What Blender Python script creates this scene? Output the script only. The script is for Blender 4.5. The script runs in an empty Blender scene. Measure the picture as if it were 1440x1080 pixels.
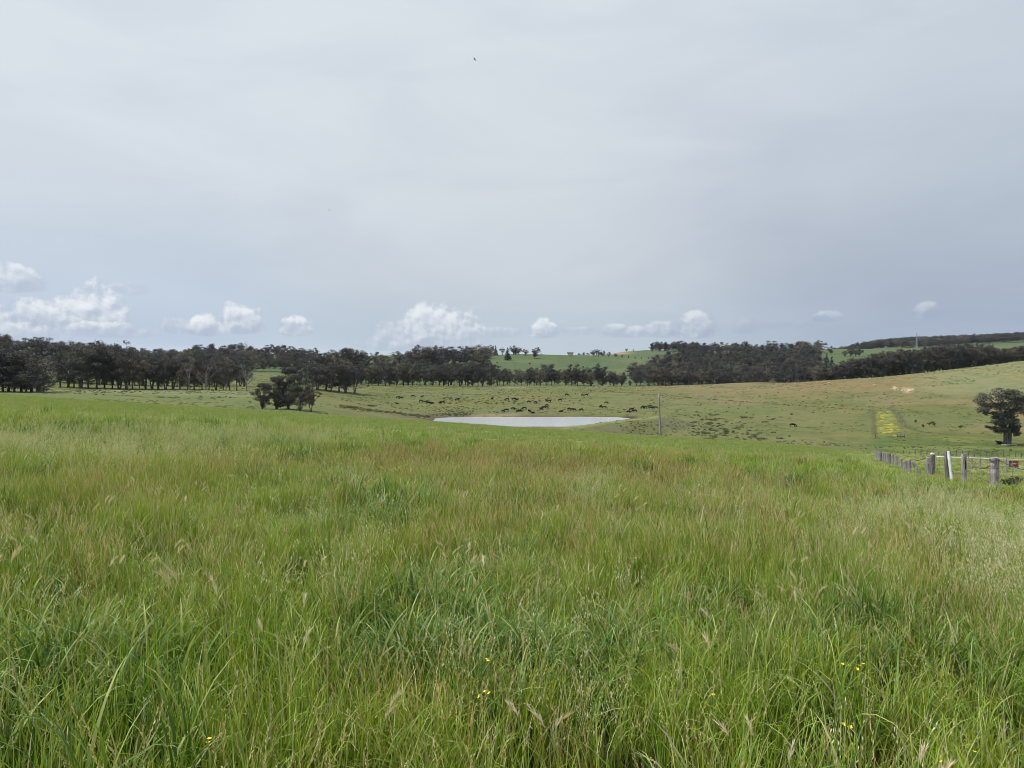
import bpy, bmesh, math, random
import numpy as np
from mathutils import Vector, Matrix, Euler

random.seed(7)
RS = np.random.RandomState(11)
F = 1067.0            # focal length in photo pixels (1440 wide)
HZ = 540.0            # horizon row
EYE = 1.65
R = math.radians
sc = bpy.context.scene
COL = sc.collection

# ------------------------------------------------------------------ terrain
def P(px): return 582.4 + 0.0615 * (px - 720.0)

COLS = {
 -320: [(95,536),(200,540),(260,541),(400,524),(500,505),(700,484),(900,478),(1100,478)],
 0:    [(95,556.5),(200,553.5),(262,552),(330,545),(400,532),(500,515),(700,503),(900,499),(1100,500)],
 100:  [(95,562.5),(150,566),(215,558),(300,549),(345,546.5),(420,534),(500,518),(700,507),(900,503),(1100,503)],
 200:  [(95,568.5),(150,572),(220,563),(300,552.5),(345,547.5),(420,540),(550,526),(700,516),(900,505),(1100,505)],
 300:  [(95,574.5),(150,579),(215,570),(270,560),(345,548),(420,541),(560,527),(700,516),(900,502),(1100,503)],
 400:  [(95,580.5),(150,585),(215,576.5),(260,566),(340,551),(380,546.5),(450,540),(520,530),(700,514),(900,497),(1100,498)],
 480:  [(95,585.5),(150,593),(220,583),(280,572),(360,556),(430,548),(520,542),(620,536),(760,518),(930,501),(1100,502)],
 560:  [(95,591),(150,601),(225,596),(280,586),(330,577),(380,566),(440,556),(520,545.5),(560,543),(700,534),(900,507),(1000,499),(1100,500)],
 640:  [(95,595.5),(150,607),(225,603),(301,586),(340,577),(400,564),(470,552),(540,543.5),(600,541.5),(700,530),(850,506),(960,499),(1100,500)],
 720:  [(95,600.5),(150,613),(225,604),(301,586),(340,578),(400,564),(470,551.5),(540,543),(600,542),(700,530),(800,512),(930,497.5),(1100,500)],
 800:  [(95,606),(150,620),(225,606),(301,586),(340,578),(400,565),(470,551.5),(540,543),(600,541.5),(700,532),(800,514),(920,497.5),(1100,500)],
 870:  [(95,610.5),(150,627),(210,617),(250,605),(301,587),(340,578),(400,565),(470,550.5),(540,542),(560,544),(600,545),(700,536),(800,520),(900,506),(1050,500),(1200,494),(1350,495)],
 950:  [(95,616),(150,635),(205,623),(250,609),(301,592),(340,580),(400,564),(460,549),(505,541),(560,546),(600,544),(700,533),(850,512),(1000,497),(1200,491),(1350,493)],
 1050: [(95,621),(150,640),(205,628),(245,612),(300,592),(360,572),(430,551),(490,536),(550,545),(650,536),(800,514),(1000,497),(1150,495),(1350,497)],
 1150: [(60,642),(95,629.5),(150,648),(200,636),(238,622),(300,594),(360,568),(415,545),(455,533.5),(500,541),(560,541),(650,533),(800,516),(950,502),(1150,489),(1350,492)],
 1230: [(60,654),(85,646),(108,636),(145,650),(190,641),(238,623),(300,593),(360,565),(410,543),(445,530.5),(520,536),(650,530),(800,516),(950,504),(1200,491),(1500,490),(1750,487),(2100,487)],
 1330: [(60,652),(95,643.5),(112,642),(145,655),(190,645),(236,625),(300,591),(360,558),(410,534),(445,520),(520,526),(650,524),(800,514),(1000,500),(1250,490),(1500,489),(1800,483),(2100,483)],
 1440: [(60,656),(95,645.5),(112,643.5),(145,660),(190,650),(236,626.5),(300,589),(360,550),(415,519),(450,506.5),(520,512),(650,510),(800,504),(1000,492),(1300,484),(1500,482),(1800,478),(2100,479)],
 1760: [(60,676),(95,664.5),(112,663),(145,672),(190,660),(240,630),(300,585),(360,535),(415,495),(450,480),(520,484),(650,490),(1000,480),(1300,478),(1800,472),(2100,474)],
}
DG = np.concatenate([np.arange(0,120,2.0), np.arange(120,640,4.0), np.arange(640,2600,12.0), np.array([2700,3500,5000,9000.])])
cpx = sorted(COLS)
TZ = []
for c in cpx:
    pts = COLS[c]
    d0 = pts[0][0]
    D = [0.0]; Z = [-EYE]
    for d in (20, 34, 45):
        if d < d0:
            D.append(d); Z.append(-(P(c)-HZ)*d/F - EYE)
    for d, py in pts:
        D.append(d); Z.append(-(py-HZ)*d/F)
    ld, lz = D[-1], Z[-1]
    D += [ld+500, ld+1500, 9000]; Z += [lz-30, lz-60, -120]
    TZ.append(np.interp(DG, D, Z))
TZ = np.array(TZ)
NU = 240
UG = np.linspace((cpx[0]-720)/F, (cpx[-1]-720)/F, NU)
cu = (np.array(cpx)-720)/F
HT = np.array([np.interp(UG, cu, TZ[:,k]) for k in range(len(DG))]).T      # [u, D]
def smooth_rows(A, n, axis):
    for _ in range(n):
        B = np.moveaxis(A, axis, 0).copy()
        C2 = B.copy()
        C2[1:-1] = 0.25*B[:-2] + 0.5*B[1:-1] + 0.25*B[2:]
        A = np.moveaxis(C2, 0, axis)
    return A
HT = smooth_rows(HT, 18, 0)
k60 = int(np.searchsorted(DG, 60))
HS = smooth_rows(HT, 8, 1)
wb = np.clip((DG-50)/25, 0, 1)[None, :]
HT = HT*(1-wb) + HS*wb

def vnoise(x, y, seed=0):
    xi = np.floor(x).astype(np.int64); yi = np.floor(y).astype(np.int64)
    fx = x-xi; fy = y-yi
    fx = fx*fx*(3-2*fx); fy = fy*fy*(3-2*fy)
    def h(a, b):
        n = (a*374761393 + b*668265263 + seed*1442695041) & 0x7fffffff
        n = ((n ^ (n >> 13))*1274126177) & 0x7fffffff
        return ((n ^ (n >> 16)) & 0xffff)/65535.0
    return (h(xi,yi)*(1-fx)+h(xi+1,yi)*fx)*(1-fy) + (h(xi,yi+1)*(1-fx)+h(xi+1,yi+1)*fx)*fy
def fbm(x, y, seed=0, o=4):
    s = 0; a = 0.5; t = 0
    for i in range(o):
        s = s + a*vnoise(x*2**i + 17.3*i, y*2**i - 9.1*i, seed+i); t += a; a *= 0.5
    return s/t
def sstep(a, b, x):
    t = np.clip((x-a)/(b-a), 0, 1); return t*t*(3-2*t)

WATER = -13.0
def seg_dist(x, y, ax, ay, bx, by):
    dx, dy = bx-ax, by-ay
    t = np.clip(((x-ax)*dx+(y-ay)*dy)/(dx*dx+dy*dy), 0, 1)
    return np.hypot(x-(ax+t*dx), y-(ay+t*dy)), t
POND = [(-28.5,268),(-29,286),(-24,297),(0,300.5),(30,301),(41,297),(45,287),(38,270),(27,247),(14,222),(0,222),(-15,240)]
def poly_sd(x, y, poly):
    inside = np.zeros(np.shape(x), bool); dmin = np.full(np.shape(x), 1e9)
    n = len(poly)
    for i in range(n):
        ax, ay = poly[i]; bx, by = poly[(i+1) % n]
        d, _ = seg_dist(x, y, ax, ay, bx, by)
        dmin = np.minimum(dmin, d)
        c = ((ay > y) != (by > y)) & (x < (bx-ax)*(y-ay)/((by-ay) if by != ay else 1e-9)+ax)
        inside ^= c
    return np.where(inside, -dmin, dmin)

def H(x, y):
    x = np.asarray(x, float); y = np.asarray(y, float)
    r = np.hypot(x, y); a = np.arctan2(x, y)
    ac = np.clip(a, -0.755, 0.765)
    D = r*np.cos(ac); u = np.clip(np.tan(ac), UG[0], UG[-1])
    iu = (u-UG[0])/(UG[1]-UG[0]); i0 = np.clip(iu.astype(int), 0, NU-2); fu = iu-i0
    k = np.clip(np.searchsorted(DG, D)-1, 0, len(DG)-2)
    fd = np.clip((D-DG[k])/(DG[k+1]-DG[k]), 0, 1)
    z = (HT[i0,k]*(1-fu)+HT[i0+1,k]*fu)*(1-fd) + (HT[i0,k+1]*(1-fu)+HT[i0+1,k+1]*fu)*fd
    pl = -EYE - 0.0615*x - 0.0397*y
    w = sstep(24, 42, r)
    z = pl*(1-w) + z*w
    # gentle lumps
    z = z + (fbm(x/22, y/22, 3)-0.5)*0.9*sstep(70, 200, r) + (fbm(x/6, y/6, 8)-0.5)*0.16*sstep(4, 12, r)
    z = z + (fbm(x/90, y/90, 5)-0.5)*5.0*sstep(560, 800, r)
    # the dam: hollow and bank
    near = (r > 180) & (r < 340)
    sd = poly_sd(x, y, POND)
    edge = sd + (fbm(x/7, y/7, 21)-0.5)*2.5
    target = WATER + np.clip(edge*0.16, -1.5, 2.0)
    w2 = sstep(14, 5, sd)
    z = np.where(near, z*(1-w2) + np.where(sd < 14, target, z)*w2, z)
    d, t = seg_dist(x, y, 17, 212, 58, 286)
    side = (x-17)*(286-212) - (y-212)*(58-17)       # > 0 : outer side
    prof = np.where(side > 0, -11.9 - np.clip(d-1.5, 0, 99)*0.36, -11.9 - np.clip(d-1.5, 0, 99)*0.45)
    prof = prof + (fbm(x/4, y/4, 31)-0.5)*0.5
    z = np.where(near & (d < 16), np.maximum(z, prof), z)
    return z
def h1(x, y): return float(H(np.array([x]), np.array([y]))[0])
_ds = np.arange(60, 500, 0.5)
def hit(px, py, dmin=1.0):
    """ground point seen in that direction (first one beyond dmin)"""
    u = (px-720)/F
    d = _ds[_ds >= dmin]
    zz = H(u*d, d); zr = -(py-HZ)/F*d
    b = np.nonzero(zr <= zz)[0]
    i = b[0] if len(b) else len(d)-1
    return Vector((u*d[i], d[i], float(zz[i])))
def at(px, D):
    u = (px-720)/F
    return Vector((u*D, D, h1(u*D, D)))

# ------------------------------------------------------------------ helpers
def newmesh(name, V, Fc, mats=(), attrs=None, mi=None, smooth=False):
    me = bpy.data.meshes.new(name)
    me.from_pydata([tuple(v) for v in V] if not isinstance(V, np.ndarray) else V.tolist(), [], Fc if not isinstance(Fc, np.ndarray) else Fc.tolist())
    for m in mats: me.materials.append(m)
    if mi is not None: me.polygons.foreach_set('material_index', mi)
    if smooth: me.polygons.foreach_set('use_smooth', [True]*len(me.polygons))
    if attrs is not None:
        for k, arr in attrs.items():
            a = me.color_attributes.new(k, 'FLOAT_COLOR', 'POINT')
            a.data.foreach_set('color', np.asarray(arr, np.float32).ravel())
    me.update()
    return me
def link(name, me, parent=None, loc=None, label=None, cat=None, group=None, kind=None):
    o = bpy.data.objects.new(name, me); COL.objects.link(o)
    if parent: o.parent = parent
    if loc is not None: o.location = loc
    tag(o, label, cat, group, kind)
    return o
def tag(o, label=None, cat=None, group=None, kind=None):
    if label: o['label'] = label
    if cat: o['category'] = cat
    if group: o['group'] = group
    if kind: o['kind'] = kind
    return o
class MB:
    def __init__(s): s.V = []; s.F = []
    def tube(s, pts, rad, sides=8, cap=True, jitter=0.0):
        pts = [Vector(p) for p in pts]; base = len(s.V); n = len(pts)
        for i, p in enumerate(pts):
            t = (pts[min(i+1, n-1)]-pts[max(i-1, 0)])
            t = t.normalized() if t.length > 1e-9 else Vector((0,0,1))
            a = t.orthogonal().normalized() if abs(t.z) < 0.9 else (Vector((1,0,0)) - t*t.x).normalized()
            b = t.cross(a)
            for k in range(sides):
                an = 2*math.pi*k/sides
                rr = rad[i]*(1+random.uniform(-jitter, jitter))
                s.V.append(p + (a*math.cos(an)+b*math.sin(an))*rr)
        for i in range(n-1):
            for k in range(sides):
                k2 = (k+1) % sides
                s.F.append((base+i*sides+k, base+i*sides+k2, base+(i+1)*sides+k2, base+(i+1)*sides+k))
        if cap:
            s.F.append(tuple(base+k for k in reversed(range(sides))))
            s.F.append(tuple(base+(n-1)*sides+k for k in range(sides)))
    def box(s, c, d, rot=None):
        b = len(s.V); M = rot or Matrix.Identity(3)
        for sx in (-1,1):
            for sy in (-1,1):
                for sz in (-1,1):
                    s.V.append(Vector(c) + M @ Vector((sx*d[0]/2, sy*d[1]/2, sz*d[2]/2)))
        for f in ((0,1,3,2),(4,6,7,5),(0,4,5,1),(2,3,7,6),(0,2,6,4),(1,5,7,3)): s.F.append(tuple(b+i for i in f))
    def mesh(s, name, mat, smooth=False):
        return newmesh(name, s.V, s.F, [mat] if mat else [], smooth=smooth)

# node helpers
def mat(name):
    m = bpy.data.materials.new(name); m.use_nodes = True
    nt = m.node_tree; nt.nodes.clear()
    return m, nt
def N(nt, t, **kw):
    n = nt.nodes.new(t)
    for k, v in kw.items():
        if k.startswith('i_'):
            key = k[2:]
            n.inputs[int(key) if key.isdigit() else key.replace('_', ' ')].default_value = v
        else: setattr(n, k, v)
    return n
def L(nt, a, b): nt.links.new(a, b)
def val(nt, op, a, b=None, c=None, clamp=False):
    n = nt.nodes.new('ShaderNodeMath'); n.operation = op; n.use_clamp = clamp
    for i, v in enumerate((a, b, c)):
        if v is None: continue
        if isinstance(v, (int, float)): n.inputs[i].default_value = v
        else: nt.links.new(v, n.inputs[i])
    return n.outputs[0]
def mixc(nt, fac, a, b, blend='MIX'):
    n = nt.nodes.new('ShaderNodeMix'); n.data_type = 'RGBA'; n.blend_type = blend
    for idx, v in ((0, fac), (6, a), (7, b)):
        if isinstance(v, (int, float)): n.inputs[idx].default_value = v
        elif isinstance(v, tuple): n.inputs[idx].default_value = (*v, 1) if len(v) == 3 else v
        else: nt.links.new(v, n.inputs[idx])
    return n.outputs[2]
def noise(nt, vec, scale, detail=4, rough=0.55, dist=0.0):
    n = N(nt, 'ShaderNodeTexNoise'); n.inputs['Scale'].default_value = scale; n.inputs['Detail'].default_value = detail
    n.inputs['Roughness'].default_value = rough; n.inputs['Distortion'].default_value = dist
    if vec is not None: nt.links.new(vec, n.inputs['Vector'])
    return n.outputs['Fac']
def ss(nt, x, a, b):
    n = N(nt, 'ShaderNodeMapRange', interpolation_type='SMOOTHSTEP')
    nt.links.new(x, n.inputs[0]); n.inputs[1].default_value = a; n.inputs[2].default_value = b
    return n.outputs[0]

# ------------------------------------------------------------------ materials
def leaf_material(name, cols, rough=0.5, trans=0.3, spec=0.5, patch=0.35, straw=(0.36,0.36,0.20), tips=0.6):
    """cols: base/low, mid, tip colours of a blade; 'bl' attribute: R random per blade, G height, B seed/straw"""
    m, nt = mat(name)
    out = N(nt, 'ShaderNodeOutputMaterial')
    at_ = N(nt, 'ShaderNodeAttribute', attribute_name='bl')
    sep = N(nt, 'ShaderNodeSeparateColor'); L(nt, at_.outputs['Color'], sep.inputs[0])
    rnd, t, seed = sep.outputs[0], sep.outputs[1], sep.outputs[2]
    geo = N(nt, 'ShaderNodeNewGeometry'); pos = geo.outputs['Position']
    oi = N(nt, 'ShaderNodeObjectInfo')
    c = mixc(nt, ss(nt, t, 0.0, 0.55), cols[0], cols[1])  # dark feet: shade of the gaps between blades put into the colour
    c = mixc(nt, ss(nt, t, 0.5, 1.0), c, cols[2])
    # per blade and per tuft variation
    c = mixc(nt, val(nt, 'MULTIPLY', rnd, 0.65), c, mixc(nt, 1.0, c, (1.45,1.25,0.75), 'MULTIPLY'))
    c = mixc(nt, val(nt, 'MULTIPLY', oi.outputs['Random'], 0.7), c, mixc(nt, 1.0, c, (0.50,0.77,0.62), 'MULTIPLY'))
    # field-scale patches: cooler lush patches, warmer dry ones
    n1 = noise(nt, pos, 0.45, 3, 0.6)
    c = mixc(nt, val(nt, 'MULTIPLY', ss(nt, n1, 0.5, 0.72), patch), c, mixc(nt, 1.0, c, (0.55,0.88,1.05), 'MULTIPLY'))
    n2 = noise(nt, pos, 0.23, 3, 0.6)
    c = mixc(nt, val(nt, 'MULTIPLY', ss(nt, n2, 0.5, 0.68), patch*1.3), c, mixc(nt, 1.0, c, (1.22,1.06,0.95), 'MULTIPLY'))
    # pale tips on some blades
    c = mixc(nt, val(nt, 'MULTIPLY', val(nt, 'MULTIPLY', ss(nt, rnd, 0.74, 0.84), ss(nt, t, 0.35, 0.9)), tips), c, (0.56,0.58,0.24))
    # some dead blades
    c = mixc(nt, ss(nt, rnd, 0.93, 0.95), c, straw)
    c = mixc(nt, seed, c, straw)
    b = N(nt, 'ShaderNodeBsdfPrincipled'); b.inputs['Roughness'].default_value = rough
    b.inputs['Specular IOR Level'].default_value = spec
    L(nt, c, b.inputs['Base Color'])
    tr = N(nt, 'ShaderNodeBsdfTranslucent'); L(nt, mixc(nt, 1.0, c, (1.3,1.25,0.6), 'MULTIPLY'), tr.inputs[0])
    mx = N(nt, 'ShaderNodeMixShader'); mx.inputs[0].default_value = trans
    L(nt, b.outputs[0], mx.inputs[1]); L(nt, tr.outputs[0], mx.inputs[2]); L(nt, mx.outputs[0], out.inputs[0])
    return m
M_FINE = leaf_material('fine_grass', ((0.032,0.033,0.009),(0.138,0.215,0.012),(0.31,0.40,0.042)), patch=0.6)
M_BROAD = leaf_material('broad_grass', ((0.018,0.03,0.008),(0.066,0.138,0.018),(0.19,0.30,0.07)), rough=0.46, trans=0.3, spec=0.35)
M_SEED = leaf_material('seeding_grass', ((0.07,0.07,0.022),(0.18,0.25,0.032),(0.36,0.42,0.12)), straw=(0.42,0.37,0.25))
M_DRY = leaf_material('ripening_grass', ((0.08,0.065,0.025),(0.24,0.215,0.05),(0.44,0.34,0.14)), straw=(0.60,0.50,0.30))
M_PALE = leaf_material('pale_seed_heads', ((0.09,0.10,0.03),(0.22,0.29,0.07),(0.46,0.50,0.25)), straw=(0.70,0.67,0.48))
M_FOX = leaf_material('foxtail_heads', ((0.19,0.22,0.065),(0.21,0.30,0.07),(0.27,0.33,0.11)), straw=(0.66,0.58,0.42))
M_SHORT = leaf_material('short_grass', tips=0.2, cols=((0.20,0.24,0.066),(0.225,0.28,0.075),(0.26,0.32,0.095)), patch=0.12)
M_RUSH = leaf_material('rushes', tips=0.0, cols=((0.08,0.08,0.045),(0.10,0.11,0.05),(0.13,0.135,0.065)), straw=(0.19,0.15,0.11))
M_THATCH = leaf_material('thatch', tips=0.2, cols=((0.05,0.04,0.025),(0.08,0.075,0.032),(0.11,0.12,0.04)), straw=(0.22,0.17,0.10))

def foliage_material(name, dark, light, trans=0.12):
    m, nt = mat(name)
    out = N(nt, 'ShaderNodeOutputMaterial')
    at_ = N(nt, 'ShaderNodeAttribute', attribute_name='bl')
    sep = N(nt, 'ShaderNodeSeparateColor'); L(nt, at_.outputs['Color'], sep.inputs[0])
    oi = N(nt, 'ShaderNodeObjectInfo')
    c = mixc(nt, sep.outputs[0], dark, light)
    c = mixc(nt, ss(nt, sep.outputs[1], 0.6, 1.0), c, mixc(nt, 1.0, c, (1.35,1.2,0.95), 'MULTIPLY'))  # upper leaves of each clump tinted lighter, light from above painted in
    c = mixc(nt, oi.outputs['Random'], mixc(nt, 1.0, c, (0.8,0.85,0.92), 'MULTIPLY'), mixc(nt, 1.0, c, (1.3,1.18,1.0), 'MULTIPLY'))
    b = N(nt, 'ShaderNodeBsdfPrincipled'); b.inputs['Roughness'].default_value = 0.55
    b.inputs['Specular IOR Level'].default_value = 0.25
    L(nt, c, b.inputs['Base Color'])
    tr = N(nt, 'ShaderNodeBsdfTranslucent'); L(nt, c, tr.inputs[0])
    mx = N(nt, 'ShaderNodeMixShader'); mx.inputs[0].default_value = trans
    L(nt, b.outputs[0], mx.inputs[1]); L(nt, tr.outputs[0], mx.inputs[2]); L(nt, mx.outputs[0], out.inputs[0])
    return m
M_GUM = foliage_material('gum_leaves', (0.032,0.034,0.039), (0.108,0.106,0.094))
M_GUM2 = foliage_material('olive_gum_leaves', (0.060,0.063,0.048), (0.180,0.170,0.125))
M_CON = foliage_material('dark_conifer_leaves', (0.032,0.048,0.044), (0.06,0.075,0.06))
M_SHRUB = foliage_material('shrub_leaves', (0.03,0.04,0.025), (0.07,0.08,0.045))

def simple(name, c1, c2, scale, rough=0.8, stretch=(1,1,1), bump=0.0, spec=0.3, metallic=0.0, detail=5):
    m, nt = mat(name)
    out = N(nt, 'ShaderNodeOutputMaterial'); tc = N(nt, 'ShaderNodeTexCoord')
    mp = N(nt, 'ShaderNodeMapping'); mp.inputs['Scale'].default_value = stretch
    L(nt, tc.outputs['Object'], mp.inputs[0])
    n = noise(nt, mp.outputs[0], scale, detail, 0.65)
    b = N(nt, 'ShaderNodeBsdfPrincipled'); b.inputs['Roughness'].default_value = rough
    b.inputs['Specular IOR Level'].default_value = spec; b.inputs['Metallic'].default_value = metallic
    L(nt, mixc(nt, ss(nt, n, 0.35, 0.65), c1, c2), b.inputs['Base Color'])
    if bump:
        bp = N(nt, 'ShaderNodeBump'); bp.inputs['Strength'].default_value = bump; bp.inputs['Distance'].default_value = 0.02
        L(nt, n, bp.inputs['Height']); L(nt, bp.outputs[0], b.inputs['Normal'])
    L(nt, b.outputs[0], out.inputs[0])
    return m
M_BARK = simple('gum_bark', (0.055,0.048,0.050), (0.15,0.13,0.13), 2.0, 0.9, (1,1,0.3), 0.4)
M_BARKP = simple('pale_bark', (0.15,0.135,0.135), (0.28,0.255,0.255), 2.0, 0.9, (1,1,0.3), 0.4)
M_POST = simple('weathered_wood', (0.20,0.175,0.18), (0.42,0.38,0.385), 9.0, 0.92, (1,1,0.12), 0.8, 0.15)
M_POSTD = simple('dark_weathered_wood', (0.10,0.088,0.095), (0.23,0.205,0.21), 9.0, 0.92, (1,1,0.12), 0.8, 0.15)
M_POLE = simple('grey_pole_wood', (0.17,0.15,0.16), (0.31,0.28,0.29), 3.0, 0.9, (1,1,0.08), 0.4, 0.2)
M_WHITE = simple('white_paint', (0.45,0.46,0.45), (0.74,0.75,0.75), 7.0, 0.55, (1,1,0.4), 0.2)
M_WIRE = simple('rusty_wire', (0.06,0.045,0.04), (0.14,0.10,0.085), 20, 0.6, spec=0.4)
M_GALV = simple('galvanised_steel', (0.38,0.39,0.41), (0.55,0.56,0.58), 6, 0.45, spec=0.5, metallic=0.3)
M_MESHW = simple('dull_wire_mesh', (0.16,0.15,0.15), (0.26,0.25,0.25), 12, 0.6, spec=0.4)
M_RED = simple('faded_red_sign', (0.23,0.05,0.06), (0.33,0.09,0.09), 8, 0.5)
M_SIGNW = simple('sign_white', (0.6,0.58,0.58), (0.7,0.68,0.68), 8, 0.5)
M_BLUEP = simple('pale_blue_panel', (0.42,0.45,0.52), (0.52,0.55,0.62), 8, 0.5)
M_COW = simple('black_hide', (0.010,0.009,0.010), (0.022,0.019,0.018), 3, 0.6, spec=0.3)
M_BIRDW = simple('white_feathers', (0.7,0.7,0.7), (0.8,0.8,0.8), 8, 0.8)
M_BIRDD = simple('dark_feathers', (0.05,0.05,0.06), (0.12,0.12,0.13), 8, 0.8)
M_ROCK = simple('pale_clay_rock', (0.48,0.38,0.26), (0.66,0.55,0.42), 1.2, 0.95, bump=0.5)
M_STONE = simple('pale_stone', (0.42,0.38,0.33), (0.6,0.56,0.5), 3, 0.9, bump=0.5)
M_YEL = simple('yellow_petal', (0.80,0.62,0.02), (0.85,0.70,0.05), 30, 0.5)
M_STEM = simple('green_stem', (0.09,0.14,0.03), (0.13,0.19,0.04), 30, 0.5)
M_MAST = simple('painted_steel', (0.33,0.34,0.37), (0.42,0.43,0.46), 1, 0.5)
M_ROOF = simple('corrugated_roof', (0.45,0.46,0.48), (0.58,0.59,0.6), 1, 0.5)

# ground material --------------------------------------------------
def ground_material():
    m, nt = mat('pasture_ground')
    out = N(nt, 'ShaderNodeOutputMaterial')
    a = N(nt, 'ShaderNodeAttribute', attribute_name='tint'); base = a.outputs['Color']
    geo = N(nt, 'ShaderNodeNewGeometry'); pos = geo.outputs['Position']
    flat = N(nt, 'ShaderNodeVectorMath', operation='MULTIPLY'); L(nt, pos, flat.inputs[0]); flat.inputs[1].default_value = (1,1,0)
    p = flat.outputs[0]
    big = noise(nt, p, 0.018, 5, 0.6, 0.4); mid = noise(nt, p, 0.12, 5, 0.65); fine = noise(nt, p, 0.9, 5, 0.7)
    c = mixc(nt, val(nt, 'MULTIPLY', ss(nt, big, 0.42, 0.65), 0.6), base, mixc(nt, 1.0, base, (1.22,1.02,0.95), 'MULTIPLY'))
    c = mixc(nt, val(nt, 'MULTIPLY', ss(nt, mid, 0.45, 0.68), 0.7), c, mixc(nt, 1.0, c, (0.60,0.74,0.66), 'MULTIPLY'))
    c = mixc(nt, val(nt, 'MULTIPLY', ss(nt, fine, 0.50, 0.70), 0.75), c, mixc(nt, 1.0, c, (0.50,0.60,0.55), 'MULTIPLY'))
    c = mixc(nt, val(nt, 'MULTIPLY', ss(nt, fine, 0.46, 0.26), 0.5), c, mixc(nt, 1.0, c, (1.4,1.25,1.15), 'MULTIPLY'))
    # darker tufts dotted over the grazed slopes
    v = N(nt, 'ShaderNodeTexVoronoi'); v.inputs['Scale'].default_value = 0.33; L(nt, p, v.inputs['Vector'])
    dots = val(nt, 'MULTIPLY', ss(nt, v.outputs['Distance'], 0.24, 0.10), ss(nt, noise(nt, p, 0.05, 3), 0.5, 0.62))
    c = mixc(nt, val(nt, 'MULTIPLY', dots, 0.55), c, mixc(nt, 1.0, c, (0.35,0.42,0.45), 'MULTIPLY'))
    b = N(nt, 'ShaderNodeBsdfPrincipled'); b.inputs['Roughness'].default_value = 0.95; b.inputs['Specular IOR Level'].default_value = 0.1
    L(nt, c, b.inputs['Base Color'])
    bp = N(nt, 'ShaderNodeBump'); bp.inputs['Strength'].default_value = 0.8; bp.inputs['Distance'].default_value = 0.6
    L(nt, val(nt, 'ADD', val(nt, 'MULTIPLY', fine, 0.5), mid), bp.inputs['Height']); L(nt, bp.outputs[0], b.inputs['Normal'])
    L(nt, b.outputs[0], out.inputs[0])
    return m
M_GROUND = ground_material()

# ------------------------------------------------------------------ terrain mesh
az = np.concatenate([np.arange(-180,-44,3.0), np.arange(-44,44.01,0.16), np.arange(46,180,3.0)])
rings = np.concatenate([np.geomspace(0.6,100,110), np.arange(102,600,2.2), np.arange(600,1400,5), np.arange(1400,2500,14), [2500,2550,2650]])
A, RR = np.meshgrid(np.radians(az), rings, indexing='ij')
X = RR*np.sin(A); Y = RR*np.cos(A); Z = H(X, Y)
na, nr = X.shape
Vt = np.stack([X, Y, Z], -1).reshape(-1, 3)
i, j = np.meshgrid(np.arange(na), np.arange(nr-1), indexing='ij')
i2 = (i+1) % na
q = np.stack([i*nr+j, i*nr+j+1, i2*nr+j+1, i2*nr+j], -1).reshape(-1, 4)
Vt = np.vstack([Vt, [[0,0,h1(0,0)]]])
ci = len(Vt)-1

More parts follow.
